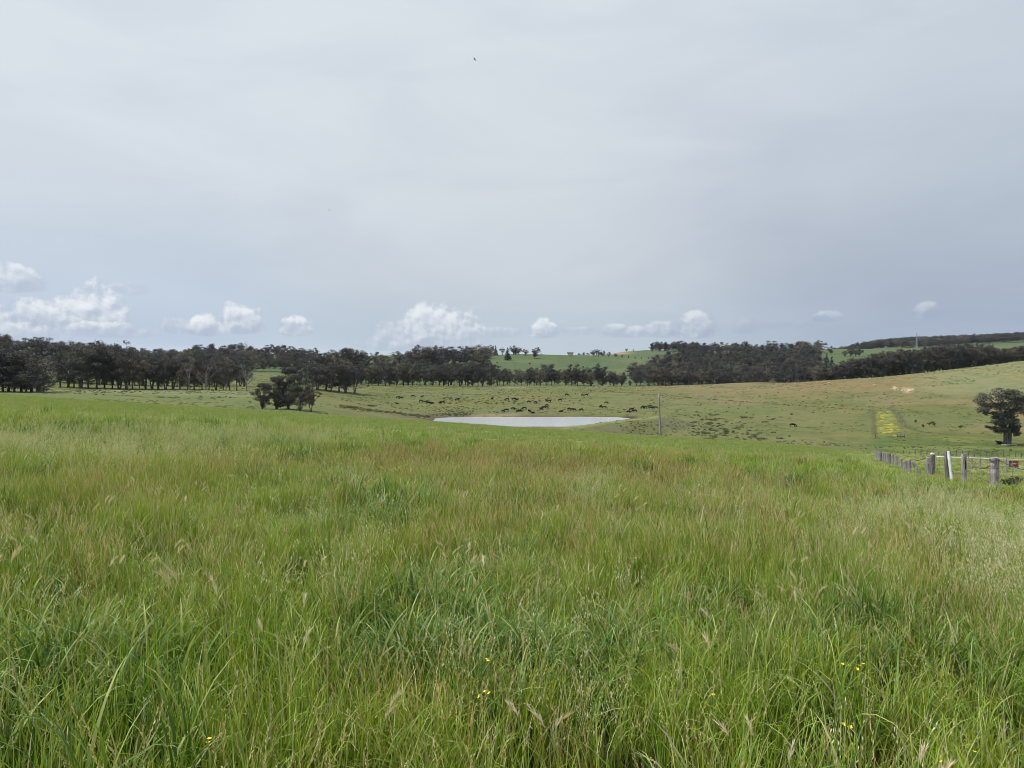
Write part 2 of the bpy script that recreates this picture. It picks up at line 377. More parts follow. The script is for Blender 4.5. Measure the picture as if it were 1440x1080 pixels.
def polyline_mask(x, y, pts, w):
    m = np.zeros(x.shape)
    for a_, b_ in zip(pts[:-1], pts[1:]):
        d, _ = seg_dist(x, y, a_[0], a_[1], b_[0], b_[1])
        m = np.maximum(m, sstep(w, w*0.35, d))
    return m
def hl(pts, dmin=120): return [hit(px, py, dmin).xy for px, py in pts]
DITCH = hl([(700,546.5),(800,548.5),(860,551),(930,556),(1000,562),(1100,569),(1180,574.5),(1228,577)], 200)
TRACK_R = hl([(1250,575),(1258,577),(1266,588),(1272,598),(1284,604),(1300,608),(1340,611),(1390,615),(1440,621),(1500,626)], 200)
FENCE_M = hl([(1226,577),(1228,590),(1229,605),(1230,618)], 200)
TRACK_L = hl([(70,549.5),(150,549),(250,549),(340,549)], 230) 
def colour(x, y, z):
    r = np.hypot(x, y); D = np.maximum(y, 1.0); px = 720+F*x/D; py = HZ - F*z/D
    n1 = fbm(x/30, y/30, 41); n2 = fbm(x/9, y/9, 51); n3 = fbm(x/70, y/70, 61)
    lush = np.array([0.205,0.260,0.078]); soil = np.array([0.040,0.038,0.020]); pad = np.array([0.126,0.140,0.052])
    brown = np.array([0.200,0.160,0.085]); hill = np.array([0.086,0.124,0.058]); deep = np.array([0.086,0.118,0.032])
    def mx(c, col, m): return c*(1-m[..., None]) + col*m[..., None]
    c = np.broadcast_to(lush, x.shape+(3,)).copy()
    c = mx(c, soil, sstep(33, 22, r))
    w = sstep(120, 185, r)
    c = mx(c, pad, w)
    # the grazed slope: greener low down, tawny along the top
    c = mx(c, np.array([0.150,0.158,0.068]), w*sstep(0.5,0.62,n1)*0.6)
    tawny = sstep(372, 452, r+60*(n1-0.5)+40*(n2-.5))*sstep(860, 1010, px)*sstep(560,520,r)
    c = mx(c, brown, np.clip(tawny*(0.3+1.0*n2), 0, 1)*0.85)
    tw2 = sstep(1150,1300,px)*sstep(300,340,r)*sstep(430,380,r)*sstep(0.42,0.6,n1)*(r<520)
    c = mx(c, brown*1.05, tw2*0.6)
    c = mx(c, np.array([0.19,0.205,0.10]), sstep(405,440,r)*sstep(1240,1340,px)*(r<560)*0.7)
    # bright low ground on the right
    lowr = sstep(330,270,r)*sstep(1190,1260,px)*w
    c = mx(c, deep, lowr*0.85)
    c = mx(c, np.array([0.18,0.20,0.06]), lowr*sstep(0.5,0.6,n2)*0.5)
    gully = sstep(226,205,r)*sstep(1080,1200,px)*w
    c = mx(c, np.array([0.085,0.105,0.04]), gully*0.7)
    # left flats
    c = mx(c, np.array([0.130,0.158,0.058]), sstep(480,380,px)*w*sstep(420,380,r)*0.8)
    c = mx(c, np.array([0.17,0.185,0.095]), sstep(296,318,r)*sstep(370,340,r)*sstep(450,380,px)*(px>60)*0.8)
    # far hills
    fh = sstep(540, 640, r)
    c = mx(c, hill, fh)
    c = mx(c, hill*np.array([1.35,1.15,1.15]), fh*sstep(0.5,0.7,n3)*0.7)
    c = mx(c, np.array([0.30,0.22,0.15]), sstep(1060,1120,r)*sstep(900,870,px)*sstep(780,820,px)*0.9)
    c = mx(c, np.array([0.05,0.045,0.035]), fh*sstep(905,935,px)*sstep(1160,1145,px)*sstep(1060,1000,r)*0.8)
    # dam margins
    sd = poly_sd(x, y, POND)
    nearp = (r > 180) & (r < 340)
    mud = sstep(3.2, 0.8, np.abs(sd))*nearp
    c = mx(c, np.array([0.115,0.070,0.052]), mud*0.9)
    c = mx(c, np.array([0.24,0.19,0.115]), sstep(16,5,sd)*(sd>0)*sstep(640,665,px)*sstep(745,715,px)*nearp*0.7)
    scr = sstep(0.36,0.55,n2)*nearp
    c = mx(c, np.array([0.105,0.085,0.065]), scr*sstep(20,8,sd)*(sd>0)*sstep(672,650,px)*(y>262)*0.85)
    c = mx(c, np.array([0.05,0.042,0.032]), nearp*sstep(5,2,np.abs(sd))*sstep(868,885,px)*sstep(940,925,px)*0.9)  # right end: undercut shade of the bank painted into the dark ground colour
    d, t = seg_dist(x, y, 17, 212, 58, 286)
    side = (x-17)*(286-212) - (y-212)*(58-17)
    c = mx(c, np.array([0.135,0.13,0.075]), nearp*(side>0)*sstep(26,14,d)*sstep(1.5,5,d)*sstep(0.4,0.6,n2)*0.7)
    c = mx(c, np.array([0.20,0.225,0.085]), nearp*sstep(3.2,1.2,d)*0.8)
    # lines on the land: drain, sheep tracks
    c = mx(c, np.array([0.09,0.105,0.045]), polyline_mask(x, y, DITCH, 2.6)*0.55)
    c = mx(c, np.array([0.075,0.085,0.035]), polyline_mask(x, y, TRACK_R, 1.8)*0.6)
    c = mx(c, np.array([0.09,0.095,0.045]), polyline_mask(x, y, FENCE_M, 1.2)*0.6)
    # cape-weed patch in the corner by the fence
    Yq = sstep(1231,1236,px)*sstep(1262+0.0*px,1254,px-np.clip(py-590,0,30)*0.35)*sstep(577,580,py)*sstep(615,604,py)*(r>200)*(r<420)
    c = mx(c, np.array([0.21,0.23,0.055]), np.clip(Yq*(0.0+0.8*sstep(0.38,0.6,fbm(x/3,y/3,77))),0,1))
    Gq = sstep(1229,1233,px)*sstep(1258,1250,px)*sstep(612,615,py)*sstep(632,626,py)*(r>200)*(r<300)
    c = mx(c, np.array([0.07,0.125,0.045]), Gq*0.45)
    # clay scald
    s1 = sstep(5.5,3.5,np.hypot((px-1277)/1.9+0*px,(py-549))+6*(n2-0.5))*(r>300)*(r<470)
    c = mx(c, np.array([0.34,0.28,0.17]), s1*0.6)
    # beyond the fence: paler dry grass
    bf = sstep(0,3,x-(13.3+(y-21)*0.41)-0.5)*sstep(130,112,r)*sstep(20,26,r)
    c = mx(c, np.array([0.235,0.245,0.11]), bf*0.85)
    return np.clip(c, 0, 1)
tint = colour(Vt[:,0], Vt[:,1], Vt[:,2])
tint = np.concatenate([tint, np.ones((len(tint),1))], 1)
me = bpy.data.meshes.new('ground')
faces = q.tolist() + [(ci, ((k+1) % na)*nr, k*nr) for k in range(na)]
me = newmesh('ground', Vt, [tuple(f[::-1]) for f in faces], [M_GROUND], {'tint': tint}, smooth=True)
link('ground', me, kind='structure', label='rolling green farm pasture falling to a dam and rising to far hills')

# ------------------------------------------------------------------ water
def water():
    m, nt = mat('dam_water'); out = N(nt, 'ShaderNodeOutputMaterial')
    geo = N(nt, 'ShaderNodeNewGeometry')
    b = N(nt, 'ShaderNodeBsdfPrincipled'); b.inputs['Base Color'].default_value = (0.42,0.44,0.45,1)
    b.inputs['Roughness'].default_value = 0.16; b.inputs['IOR'].default_value = 1.33
    mp = N(nt, 'ShaderNodeMapping'); mp.inputs['Scale'].default_value = (1,0.6,1); L(nt, geo.outputs['Position'], mp.inputs[0])
    bp = N(nt, 'ShaderNodeBump'); bp.inputs['Strength'].default_value = 1.0; bp.inputs['Distance'].default_value = 0.10
    L(nt, noise(nt, mp.outputs[0], 0.9, 3, 0.5), bp.inputs['Height']); L(nt, bp.outputs[0], b.inputs['Normal'])
    L(nt, b.outputs[0], out.inputs[0])
    cx = sum(p[0] for p in POND)/len(POND); cy = sum(p[1] for p in POND)/len(POND)
    V = [(cx+(p[0]-cx)*1.12+0.0, cy+(p[1]-cy)*1.12, WATER) for p in POND]
    me = newmesh('water', V, [tuple(range(len(V)))[::-1]], [m])
    if me.polygons[0].normal.z < 0: me.flip_normals()
    link('water', me, kind='structure', label='pale grey farm dam water lying in the hollow')
water()

# ------------------------------------------------------------------ grass tufts
def blades(n, rad, h, w, tilt, curl, segs=5, seed=None, rs=RS):
    """n curved tapering blades; returns V, F, A(bl)"""
    V = []; Fs = []; At = []
    for _ in range(n):
        r0 = rad*math.sqrt(rs.rand()); a0 = rs.rand()*2*math.pi
        x, y, z = r0*math.cos(a0), r0*math.sin(a0), 0.0
        hh = rs.uniform(*h); ww = rs.uniform(*w); ph = rs.rand()*2*math.pi
        th = rs.uniform(*tilt); cu_ = rs.uniform(*curl)*(1 if rs.rand() < 0.75 else 1.8)
        wa = ph + math.pi/2 + rs.uniform(-0.9, 0.9)
        wx, wy = math.cos(wa), math.sin(wa)
        rnd = rs.rand(); b = len(V)
        for s in range(segs+1):
            t = s/segs
            an = th + cu_*t**2.6
            wd = ww*0.5*(0.75+0.5*t if t < 0.4 else 0.95*(1-((t-0.4)/0.6)**1.7))
            if s == segs:
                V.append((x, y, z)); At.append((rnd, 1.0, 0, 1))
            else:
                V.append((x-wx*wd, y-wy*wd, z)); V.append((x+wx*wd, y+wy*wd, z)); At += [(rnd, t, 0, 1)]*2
            st = hh/segs
            x += math.sin(an)*math.cos(ph)*st; y += math.sin(an)*math.sin(ph)*st; z += math.cos(an)*st
            z = max(z, 0.0)
        for s in range(segs-1): Fs.append((b+2*s, b+2*s+1, b+2*s+3, b+2*s+2))
        Fs.append((b+2*segs-2, b+2*segs-1, b+2*segs))
    return V, Fs, At
def stalks(n, rad, h, w, kind, rs=RS):
    V = []; Fs = []; At = []
    for _ in range(n):
        r0 = rad*math.sqrt(rs.rand()); a0 = rs.rand()*2*math.pi
        p = Vector((r0*math.cos(a0), r0*math.sin(a0), 0)); hh = rs.uniform(*h); ph = rs.rand()*2*math.pi
        th = rs.uniform(0, 0.18); cu_ = rs.uniform(0.15, 0.7); rnd = rs.rand()*0.9; pts = []; segs = 7
        for s in range(segs+1):
            pts.append(p.copy()); t = s/segs; an = th+cu_*t**2.5
            p = p + Vector((math.sin(an)*math.cos(ph), math.sin(an)*math.sin(ph), math.cos(an)))*(hh/segs)
        for (wx, wy) in ((1,0),(0,1)):
            b = len(V)
            for s, q_ in enumerate(pts):
                wd = w*(1-0.5*s/segs)*0.5
                V += [(q_.x-wx*wd, q_.y-wy*wd, q_.z), (q_.x+wx*wd, q_.y+wy*wd, q_.z)]
                At += [(rnd, s/segs*0.9, 0.25 if s > 4 else 0, 1)]*2
            for s in range(segs): Fs.append((b+2*s, b+2*s+1, b+2*s+3, b+2*s+2))
        def quad(c, d, l, wd, sd=1.0):
            d = d.normalized(); sdv = d.orthogonal().normalized()
            sdv.rotate(Matrix.Rotation(rs.rand()*6.28, 3, d))
            b = len(V)
            for q_ in (c, c+d*l*0.45+sdv*wd/2, c+d*l, c+d*l*0.45-sdv*wd/2): V.append(tuple(q_)); At.append((rnd, 1.0, sd, 1))
            Fs.append((b, b+1, b+2, b+3))
        top, dirn = pts[-1], (pts[-1]-pts[-3]).normalized()
        if kind == 'oat':
            for k in range(14):
                f = rs.uniform(0.62, 1.0); ii = f*segs; a_, b_ = pts[int(min(ii, segs-1))], pts[min(int(ii)+1, segs)]
                c = a_.lerp(b_, ii-int(ii)) if ii < segs else top
                off = Vector((rs.uniform(-1,1), rs.uniform(-1,1), rs.uniform(-0.2,0.5)))*0.035*(1.5-f)
                quad(c+off, Vector((rs.uniform(-.4,.4), rs.uniform(-.4,.4), -0.8)) if rs.rand() < .6 else dirn+off*8, rs.uniform(0.014,0.024), 0.005)
        elif kind == 'spike':
            L_ = rs.uniform(0.07,0.13)
            for k in range(16):
                f = k/16; c = top - dirn*L_*(1-f)
                quad(c, dirn+Vector(rs.uniform(-0.5,0.5,3)), 0.014, 0.004)
        elif kind == 'fox':
            L_ = rs.uniform(0.05,0.085); cur = Vector((math.cos(ph), math.sin(ph), -0.6))
            for k in range(46):
                f = rs.rand(); c = top + dirn*L_*f + cur*0.02*f*f
                quad(c, dirn*1.6+cur*f*0.6+Vector(rs.uniform(-0.55,0.55,3)), rs.uniform(0.03,0.045), 0.0022, 0.9+0.1*rs.rand())
    return V, Fs, At
def join(*parts):
    V = []; Fs = []; At = []
    for v, f, a in parts:
        b = len(V); V += v; At += a; Fs += [tuple(b+i_ for i_ in ff) for ff in f]
    return V, Fs, At
SRC = bpy.data.collections.new('tuft_sources')
def tuft(name, parts, m):
    V, Fs, At = join(*parts)
    me = newmesh(name, V, Fs, [m], {'bl': At})
    o = bpy.data.objects.new(name, me)
    return o
def gn_instances(name, pts, rot, scl, idx, sources, label, kind='stuff', category=None):
    c = bpy.data.collections.new(name+'_sources')
    for k, s in enumerate(sources):
        s.name = '%s_src_%03d' % (name, k); c.objects.link(s)
    order = {s.name: k for k, s in enumerate(sources)}
    me = bpy.data.meshes.new(name); me.vertices.add(len(pts)); me.vertices.foreach_set('co', np.asarray(pts, np.float32).ravel())
    def attr(nm, t, arr, key):
        a = me.attributes.new(nm, t, 'POINT'); a.data.foreach_set(key, arr)
    attr('rot', 'FLOAT_VECTOR', np.asarray(rot, np.float32).ravel(), 'vector')
    attr('scl', 'FLOAT_VECTOR', np.asarray(scl, np.float32).ravel(), 'vector')
    attr('idx', 'INT', np.asarray(idx, np.int32), 'value')
    o = link(name, me, label=label, kind=kind)
    if category: o['category'] = category
    ng = bpy.data.node_groups.new(name, 'GeometryNodeTree')
    ng.interface.new_socket('Geometry', in_out='INPUT', socket_type='NodeSocketGeometry')
    ng.interface.new_socket('Geometry', in_out='OUTPUT', socket_type='NodeSocketGeometry')
    gi = ng.nodes.new('NodeGroupInput'); go = ng.nodes.new('NodeGroupOutput')
    ci_ = ng.nodes.new('GeometryNodeCollectionInfo'); ci_.inputs['Collection'].default_value = c
    ci_.inputs['Separate Children'].default_value = True; ci_.inputs['Reset Children'].default_value = True
    ip = ng.nodes.new('GeometryNodeInstanceOnPoints'); ip.inputs['Pick Instance'].default_value = True
    def na_(nm, t):
        n = ng.nodes.new('GeometryNodeInputNamedAttribute'); n.data_type = t; n.inputs[0].default_value = nm
        return [s_ for s_ in n.outputs if s_.enabled and s_.name == 'Attribute'][0]
    ng.links.new(gi.outputs[0], ip.inputs['Points']); ng.links.new(ci_.outputs[0], ip.inputs['Instance'])
    ng.links.new(na_('idx', 'INT'), ip.inputs['Instance Index'])
    e2r = ng.nodes.new('FunctionNodeEulerToRotation'); ng.links.new(na_('rot', 'FLOAT_VECTOR'), e2r.inputs[0])
    ng.links.new(e2r.outputs[0], ip.inputs['Rotation']); ng.links.new(na_('scl', 'FLOAT_VECTOR'), ip.inputs['Scale'])
    ng.links.new(ip.outputs[0], go.inputs[0])
    md = o.modifiers.new('scatter', 'NODES'); md.node_group = ng
    return o

SR = []
def add_src(o): SR.append(o); return len(SR)-1
T = {}
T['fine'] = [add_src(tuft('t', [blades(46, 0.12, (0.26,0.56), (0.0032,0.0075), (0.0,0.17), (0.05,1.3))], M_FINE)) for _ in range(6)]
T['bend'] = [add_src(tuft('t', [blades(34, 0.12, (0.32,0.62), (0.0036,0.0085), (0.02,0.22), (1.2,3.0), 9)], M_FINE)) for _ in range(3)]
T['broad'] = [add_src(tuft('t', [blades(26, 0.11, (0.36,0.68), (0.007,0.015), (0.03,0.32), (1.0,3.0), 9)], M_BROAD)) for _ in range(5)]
T['seed'] = [add_src(tuft('t', [blades(30, 0.14, (0.28,0.5), (0.004,0.008), (0.0,0.3), (0.1,1.3)), stalks(3, 0.14, (0.45,0.66), 0.0022, 'spike')], M_SEED)) for _ in range(4)]
T['dry'] = [add_src(tuft('t', [blades(28, 0.14, (0.25,0.5), (0.004,0.008), (0.0,0.3), (0.1,1.1)), stalks(7, 0.15, (0.42,0.64), 0.002, 'spike')], M_DRY)) for _ in range(4)]
T['oat'] = [add_src(tuft('t', [blades(16, 0.12, (0.3,0.55), (0.004,0.008), (0.0,0.3), (0.2,1.4)), stalks(9, 0.15, (0.6,0.85), 0.0025, 'oat')], M_PALE)) for _ in range(3)]
T['fox'] = [add_src(tuft('t', [blades(20, 0.12, (0.28,0.5), (0.003,0.006), (0.0,0.3), (0.2,1.2)), stalks(3, 0.12, (0.48,0.66), 0.0022, 'fox')], M_FOX)) for _ in range(3)]
T['thatch'] = [add_src(tuft('t', [blades(60, 0.18, (0.08,0.28), (0.003,0.007), (0.2,1.1), (0.2,1.5), 3)], M_THATCH)) for _ in range(2)]
# coarser tufts of the same plants for the middle distance
T['fine_m'] = [add_src(tuft('t', [blades(46, 0.28, (0.30,0.58), (0.009,0.017), (0.0,0.25), (0.3,2.4), 6)], M_FINE)) for _ in range(4)]
T['dry_m'] = [add_src(tuft('t', [blades(40, 0.28, (0.28,0.52), (0.009,0.016), (0.0,0.3), (0.1,1.2), 4), stalks(11, 0.28, (0.42,0.64), 0.006, 'spike')], M_DRY)) for _ in range(3)]
T['pale_m'] = [add_src(tuft('t', [blades(40, 0.28, (0.3,0.55), (0.009,0.016), (0.0,0.3), (0.2,1.4), 4), stalks(13, 0.28, (0.5,0.78), 0.006, 'oat')], M_PALE)) for _ in range(3)]
T['broad_m'] = [add_src(tuft('t', [blades(40, 0.26, (0.35,0.62), (0.014,0.024), (0.0,0.4), (0.4,2.2), 6)], M_BROAD)) for _ in range(2)]
T['short'] = [add_src(tuft('t', [blades(110, 0.5, (0.07,0.24), (0.010,0.020), (0.1,0.7), (0.1,1.0), 3)], M_SHORT)) for _ in range(3)]

def spot(px, py, rp, sx=1.0):
    """patch centre at grass-top height seen at (px,py); radius rp photo px"""
    D = F*(EYE-0.5)/(py-P(px)); u = (px-720)/F
    return (u*D, D, rp*D/F, (rp*0.35)*D*D/(F*(EYE-0.5))*sx)
S_DRY = [spot(120,690,130), spot(980,690,110), spot(1050,705,70), spot(260,655,90), spot(40,720,60), spot(720,650,120), spot(930,650,90), spot(560,640,80), spot(640,740,60)]
S_PALE = [spot(230,608,45), spot(310,622,35), spot(1405,770,42), spot(1385,722,34), spot(1200,740,18), spot(1240,720,14), spot(830,697,16), spot(1300,685,22), spot(110,600,35), spot(430,612,30), spot(1430,830,36)]
S_BROAD = [spot(90,870,120), spot(30,960,60), spot(600,830,110), spot(700,860,90), spot(560,850,60), spot(250,590,60), spot(540,690,50), spot(1290,880,40), spot(870,870,60), spot(1240,830,40)]
def wspot(x, y, spots):
    w = np.zeros(x.shape)
    for cx, cy, rx, ry in spots:
        w = np.maximum(w, np.exp(-(((x-cx)/rx)**2+((y-cy)/max(ry, rx*0.6))**2)))
    return w
def fan(n, d0, d1, umax):
    D = np.sqrt(RS.rand(n)*(d1*d1-d0*d0)+d0*d0); u = RS.uniform(-umax, umax, n)
    return u*D, D
PT = []; RO = []; SC = []; IX = []
fence_x = lambda y: 13.3+(y-21)*0.40
def scatter(n, d0, d1, umax, kinds, hmul=(0.8,1.2), wmul=(0.9,1.2), keep=None):
    x, y = fan(n, d0, d1, umax)
    r = np.hypot(x, y)
    ok = r > 1.15
    if keep is not None: ok &= keep(x, y)
    x = x[ok]; y = y[ok]; n = len(x)
    z = H(x, y) - 0.01
    nd = fbm(x/3.1, y/3.1, 91); nb = fbm(x/1.7, y/1.7, 92); nh = fbm(x/1.3, y/1.3, 93)
    wd = wspot(x, y, S_DRY) + 1.3*np.clip(nd-0.52, 0, 1)*3; wp = wspot(x, y, S_PALE); wb_ = wspot(x, y, S_BROAD) + np.clip(nb-0.6, 0, 1)*2
    probs = np.stack([kinds[k][0] + (kinds[k][1]*{'d':wd,'p':wp,'b':wb_,'-':0*wd}[kinds[k][2]]) for k in kinds], 1)
    probs = np.cumsum(probs/probs.sum(1, keepdims=True), 1)
    rr = RS.rand(n)
    ki = (rr[:,None] > probs).sum(1); ki = np.minimum(ki, len(kinds)-1)
    names = list(kinds)
    idx = np.array([T[names[k]][RS.randint(len(T[names[k]]))] for k in ki])
    hs = RS.uniform(*hmul, n)*(0.60+0.80*nh)*(1+0.12*np.clip(wb_,0,1)); ws = RS.uniform(*wmul, n)
    infence = sstep(-3.0, -1.0, x-fence_x(y))*sstep(22, 27, y)
    hs = hs*(1-0.55*infence)
    PT.append(np.stack([x, y, z], 1)); IX.append(idx)
    lean = RS.normal(0, 0.09, (n, 2))
    RO.append(np.stack([lean[:,0], lean[:,1]+0.03, RS.rand(n)*6.283], 1)); SC.append(np.stack([ws, ws, hs], 1))
near = {'fine':(1.0,0,'-'), 'bend':(0.40,0,'-'), 'thatch':(0.30,0,'-'), 'seed':(0.10,0.4,'d'), 'dry':(0.01,0.9,'d'), 'broad':(0.05,2.2,'b'), 'oat':(0.030,4.5,'p'), 'fox':(0.022,0.02,'-')}
mid = {'fine_m':(1.0,0,'-'), 'dry_m':(0.03,2.4,'d'), 'pale_m':(0.07,4.5,'p'), 'broad_m':(0.08,1.0,'b'), 'bend':(0.3,0,'-'), 'seed':(0.15,0.3,'d'), 'oat':(0.03,0.8,'p')}
GD = 1.0
scatter(int(6000*GD), 0.9, 8.0, 1.15, near, keep=lambda x, y: fbm(x/.42, y/.42, 17) + .25*RS.rand(len(x)) > .56)
scatter(int(8500*GD), 8.0, 16.0, 1.0, near)
scatter(int(9000*GD), 13.0, 42.0, 0.95, mid, keep=lambda x, y: (RS.rand(len(x)) < sstep(43, 33, y+4*(fbm(x/4,y/4,7)-.5))) )
def disc(n, d1):
    global fan
    keep_fan = fan
    fan = lambda n_, a, b, c: (lambda r_, t_: (r_*np.sin(t_), r_*np.cos(t_)))(np.sqrt(RS.rand(n_))*b, RS.rand(n_)*6.283)
    scatter(n, 0, d1, 0, near, keep=lambda x, y: (y < np.abs(x)/1.15) | (y < 0.9))
    fan = keep_fan
disc(7500, 9.5)      # the same pasture beside and behind the viewpoint
far = {'pale_m':(0.6,0.5,'p'), 'dry_m':(0.25,0.5,'d'), 'fine_m':(0.6,0,'-')}
# beyond the fence: thinner and paler
scatter(9000, 30.0, 105.0, 0.9, far, hmul=(0.6,1.0), keep=lambda x, y: x > fence_x(y))
scatter(16000, 30.0, 112.0, 0.9, {'short':(1,0,'-')}, keep=lambda x, y: x < fence_x(y)+1)
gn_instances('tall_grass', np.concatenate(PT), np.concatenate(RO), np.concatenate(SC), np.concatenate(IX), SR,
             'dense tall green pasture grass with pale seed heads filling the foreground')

#@@PART2@@
# ------------------------------------------------------------------ trees
ORD = ['first','second','third','fourth','fifth','sixth','seventh','eighth','ninth','tenth','eleventh','twelfth','thirteenth','fourteenth','fifteenth','sixteenth','seventeenth','eighteenth','nineteenth','twentieth']
TENS = {20:'twenty',30:'thirty',40:'forty'}
def ordw(k, n):
    """k-th (0-based) of n from the left, in words"""
    if k == 0: return 'leftmost'
    if k == n-1: return 'rightmost'
    if k >= n-5: return {1:'second',2:'third',3:'fourth',4:'fifth'}[n-1-k] + ' from the right'
    if k < 20: return ORD[k] + ' from the left'
    t = (k+1)//10*10; u_ = (k+1) % 10
    return (TENS[t] + '-' + ORD[u_-1] if u_ else {20:'twentieth',30:'thirtieth',40:'fortieth'}[t]) + ' from the left'
def leaf_clump(V, Fs, At, c, r, n, size, rs, tone):
    for _ in range(n):
        d = rs.normal(0, 1, 3); d /= max(np.linalg.norm(d), 1e-6)
        rr = rs.rand()**0.45
        p = np.array(c) + d*rr*np.array(r)
        nrm = d*0.7 + rs.normal(0, 0.55, 3); nrm /= max(np.linalg.norm(nrm), 1e-6)
        t1 = np.cross(nrm, rs.normal(0, 1, 3)); t1 /= max(np.linalg.norm(t1), 1e-6); t2 = np.cross(nrm, t1)
        s1 = size*rs.uniform(0.6, 1.35); s2 = s1*rs.uniform(0.35, 0.75)
        b = len(V)
        V += [tuple(p-t1*s1*0.5), tuple(p+t2*s2*0.5+t1*s1*0.08), tuple(p+t1*s1*0.5), tuple(p-t2*s2*0.5-t1*s1*0.05)]
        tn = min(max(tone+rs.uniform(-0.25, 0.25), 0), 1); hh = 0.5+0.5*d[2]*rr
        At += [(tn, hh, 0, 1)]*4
        Fs.append((b, b+1, b+2, b+3))
def make_tree(style, seed, h=16.0, clumps=None, size=0.5, per=70, leafmat=None, bark=None):
    rs = np.random.RandomState(seed); random.seed(seed)
    V, Fs, At = [], [], []; tk = MB()
    C = []
    if clumps: C = clumps
    elif style == 'conifer':
        n = 16
        for k in range(n):
            f = k/(n-1); zz = h*(0.10+0.86*f); rad = h*0.21*(1-f)**0.8+0.25
            for j_ in range(max(2, int(6*(1-f))+1)):
                a = rs.rand()*6.28; C.append(((math.cos(a)*rad*0.6, math.sin(a)*rad*0.6, zz+rs.uniform(-.3,.3)), (rad*0.55+0.3, rad*0.55+0.3, h*0.05)))
    elif style != 'dead':
        P_ = {'round':(0.42,0.10,0.36,52), 'tall':(0.28,0.14,0.40,42), 'bushy':(0.42,0.0,0.50,60), 'open':(0.34,0.24,0.34,30), 'lean':(0.36,0.06,0.38,46), 'column':(0.20,0.03,0.50,44)}[style]
        sp, base, rz, n = P_
        zc = h*(base+1.0)/2; rzz = h*(1.0-base)/2
        lop = rs.uniform(-0.25, 0.25, 2)
        for k in range(n):
            for _ in range(20):
                q_ = rs.uniform(-1, 1, 3)
                if 0.25 < np.linalg.norm(q_) < 0.97: break
            # flat-bottomed, heavier towards the top
            wz = 1.0 - 0.25*abs(q_[2]) if q_[2] > 0 else 1.0 - (0.0 if style == 'bushy' else 0.3)*abs(q_[2])
            rr = h*rs.uniform(0.07, 0.125)
            C.append(((q_[0]*sp*h*wz+lop[0]*h*0.3*q_[2], q_[1]*sp*h*wz+lop[1]*h*.3*q_[2], zc+q_[2]*(rzz-rr*0.5)), (rr*1.15, rr*1.15, rr*0.68)))
        for k in range(3):   # stray sprays that break the outline
            a = rs.rand()*6.28; rr = h*0.05
            C.append(((math.cos(a)*sp*h*1.12, math.sin(a)*sp*h*1.12, h*rs.uniform(max(base, .15)+0.05, 0.8)), (rr*1.3, rr*1.3, rr*.7)))
    if C and not clumps:
        tz = max(c_[2]+r_[2] for c_, r_ in C); C = [((c_[0],c_[1],c_[2]*h*1.05/tz), r_) for c_, r_ in C]
    # trunk and limbs
    ntr = 1 if style in ('conifer','tall','column') else rs.choice([1,1,2,3])
    rt = h*0.022
    stems = []
    for k in range(ntr):
        a = rs.rand()*6.28; ln = 0.0 if ntr == 1 else rs.uniform(0.05, 0.14)
        top = h*(0.9 if style in ('conifer','column') else 0.62)
        pts = []; 
        for s in range(9):
            f = s/8; pts.append(Vector((math.cos(a)*(ln*h*f+0.25*(ntr>1)) + rs.uniform(-1,1)*0.012*h*f, math.sin(a)*(ln*h*f+0.25*(ntr>1)) + rs.uniform(-1,1)*0.012*h*f, -0.3+top*f)))
        rad = [rt*(1.35 if s == 0 else 1.0)*(1-0.75*s/8) for s in range(9)]
        tk.tube(pts, rad, 7); stems.append(pts)
    if style == 'dead':
        def br(p, d, l, r, lev):
            pts = [p]; dd = d.copy()
            for s in range(4):
                dd = (dd + Vector(rs.uniform(-0.28, 0.28, 3)) + Vector((0,0,0.06))).normalized(); pts.append(pts[-1]+dd*l/4)
            tk.tube(pts, [r*(1-0.6*s/4) for s in range(5)], 4, cap=False)
            if lev < 3:
                for _ in range(3 if lev else 4):
                    q_ = pts[rs.randint(2, 5)]; nd = (dd + Vector(rs.uniform(-0.9, 0.9, 3))).normalized(); nd.z = abs(nd.z)*0.8+0.1
                    br(q_, nd.normalized(), l*0.62, r*0.5, lev+1)
        for pts in stems:
            for _ in range(6): br(pts[rs.randint(3, 9)], Vector((rs.uniform(-1,1), rs.uniform(-1,1), 0.7)).normalized(), h*0.32, rt*0.45, 1)
    for c, r in C:
        c_ = Vector(c); st_ = min(stems, key=lambda s: (s[-1].xy-c_.xy).length)
        zz = min(max(c_.z*0.6-abs(c_.x)*0.2, h*0.15), st_[-1].z); kf = (zz+0.3)/(st_[-1].z+0.3)*8; k0 = int(min(kf, 7)); p0 = st_[k0].lerp(st_[k0+1], min(kf-k0, 1))
        md = p0.lerp(c_, 0.55) + Vector((rs.uniform(-.3,.3), rs.uniform(-.3,.3), -0.04*h*rs.rand()))
        if style != 'conifer': tk.tube([p0, p0.lerp(md,0.5)+Vector((0,0,0.01*h)), md, c_], [h*0.0075, h*0.006, h*0.0045, h*0.002], 4, cap=False)
        tone = rs.choice([rs.uniform(0.0,0.3), rs.uniform(0.3,0.65), rs.uniform(0.6,1.0)])
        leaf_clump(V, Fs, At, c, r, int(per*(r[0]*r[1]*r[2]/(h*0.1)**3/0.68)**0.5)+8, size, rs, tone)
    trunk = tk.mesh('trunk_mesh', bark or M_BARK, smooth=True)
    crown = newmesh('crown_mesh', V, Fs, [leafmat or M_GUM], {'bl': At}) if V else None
    return trunk, crown, h
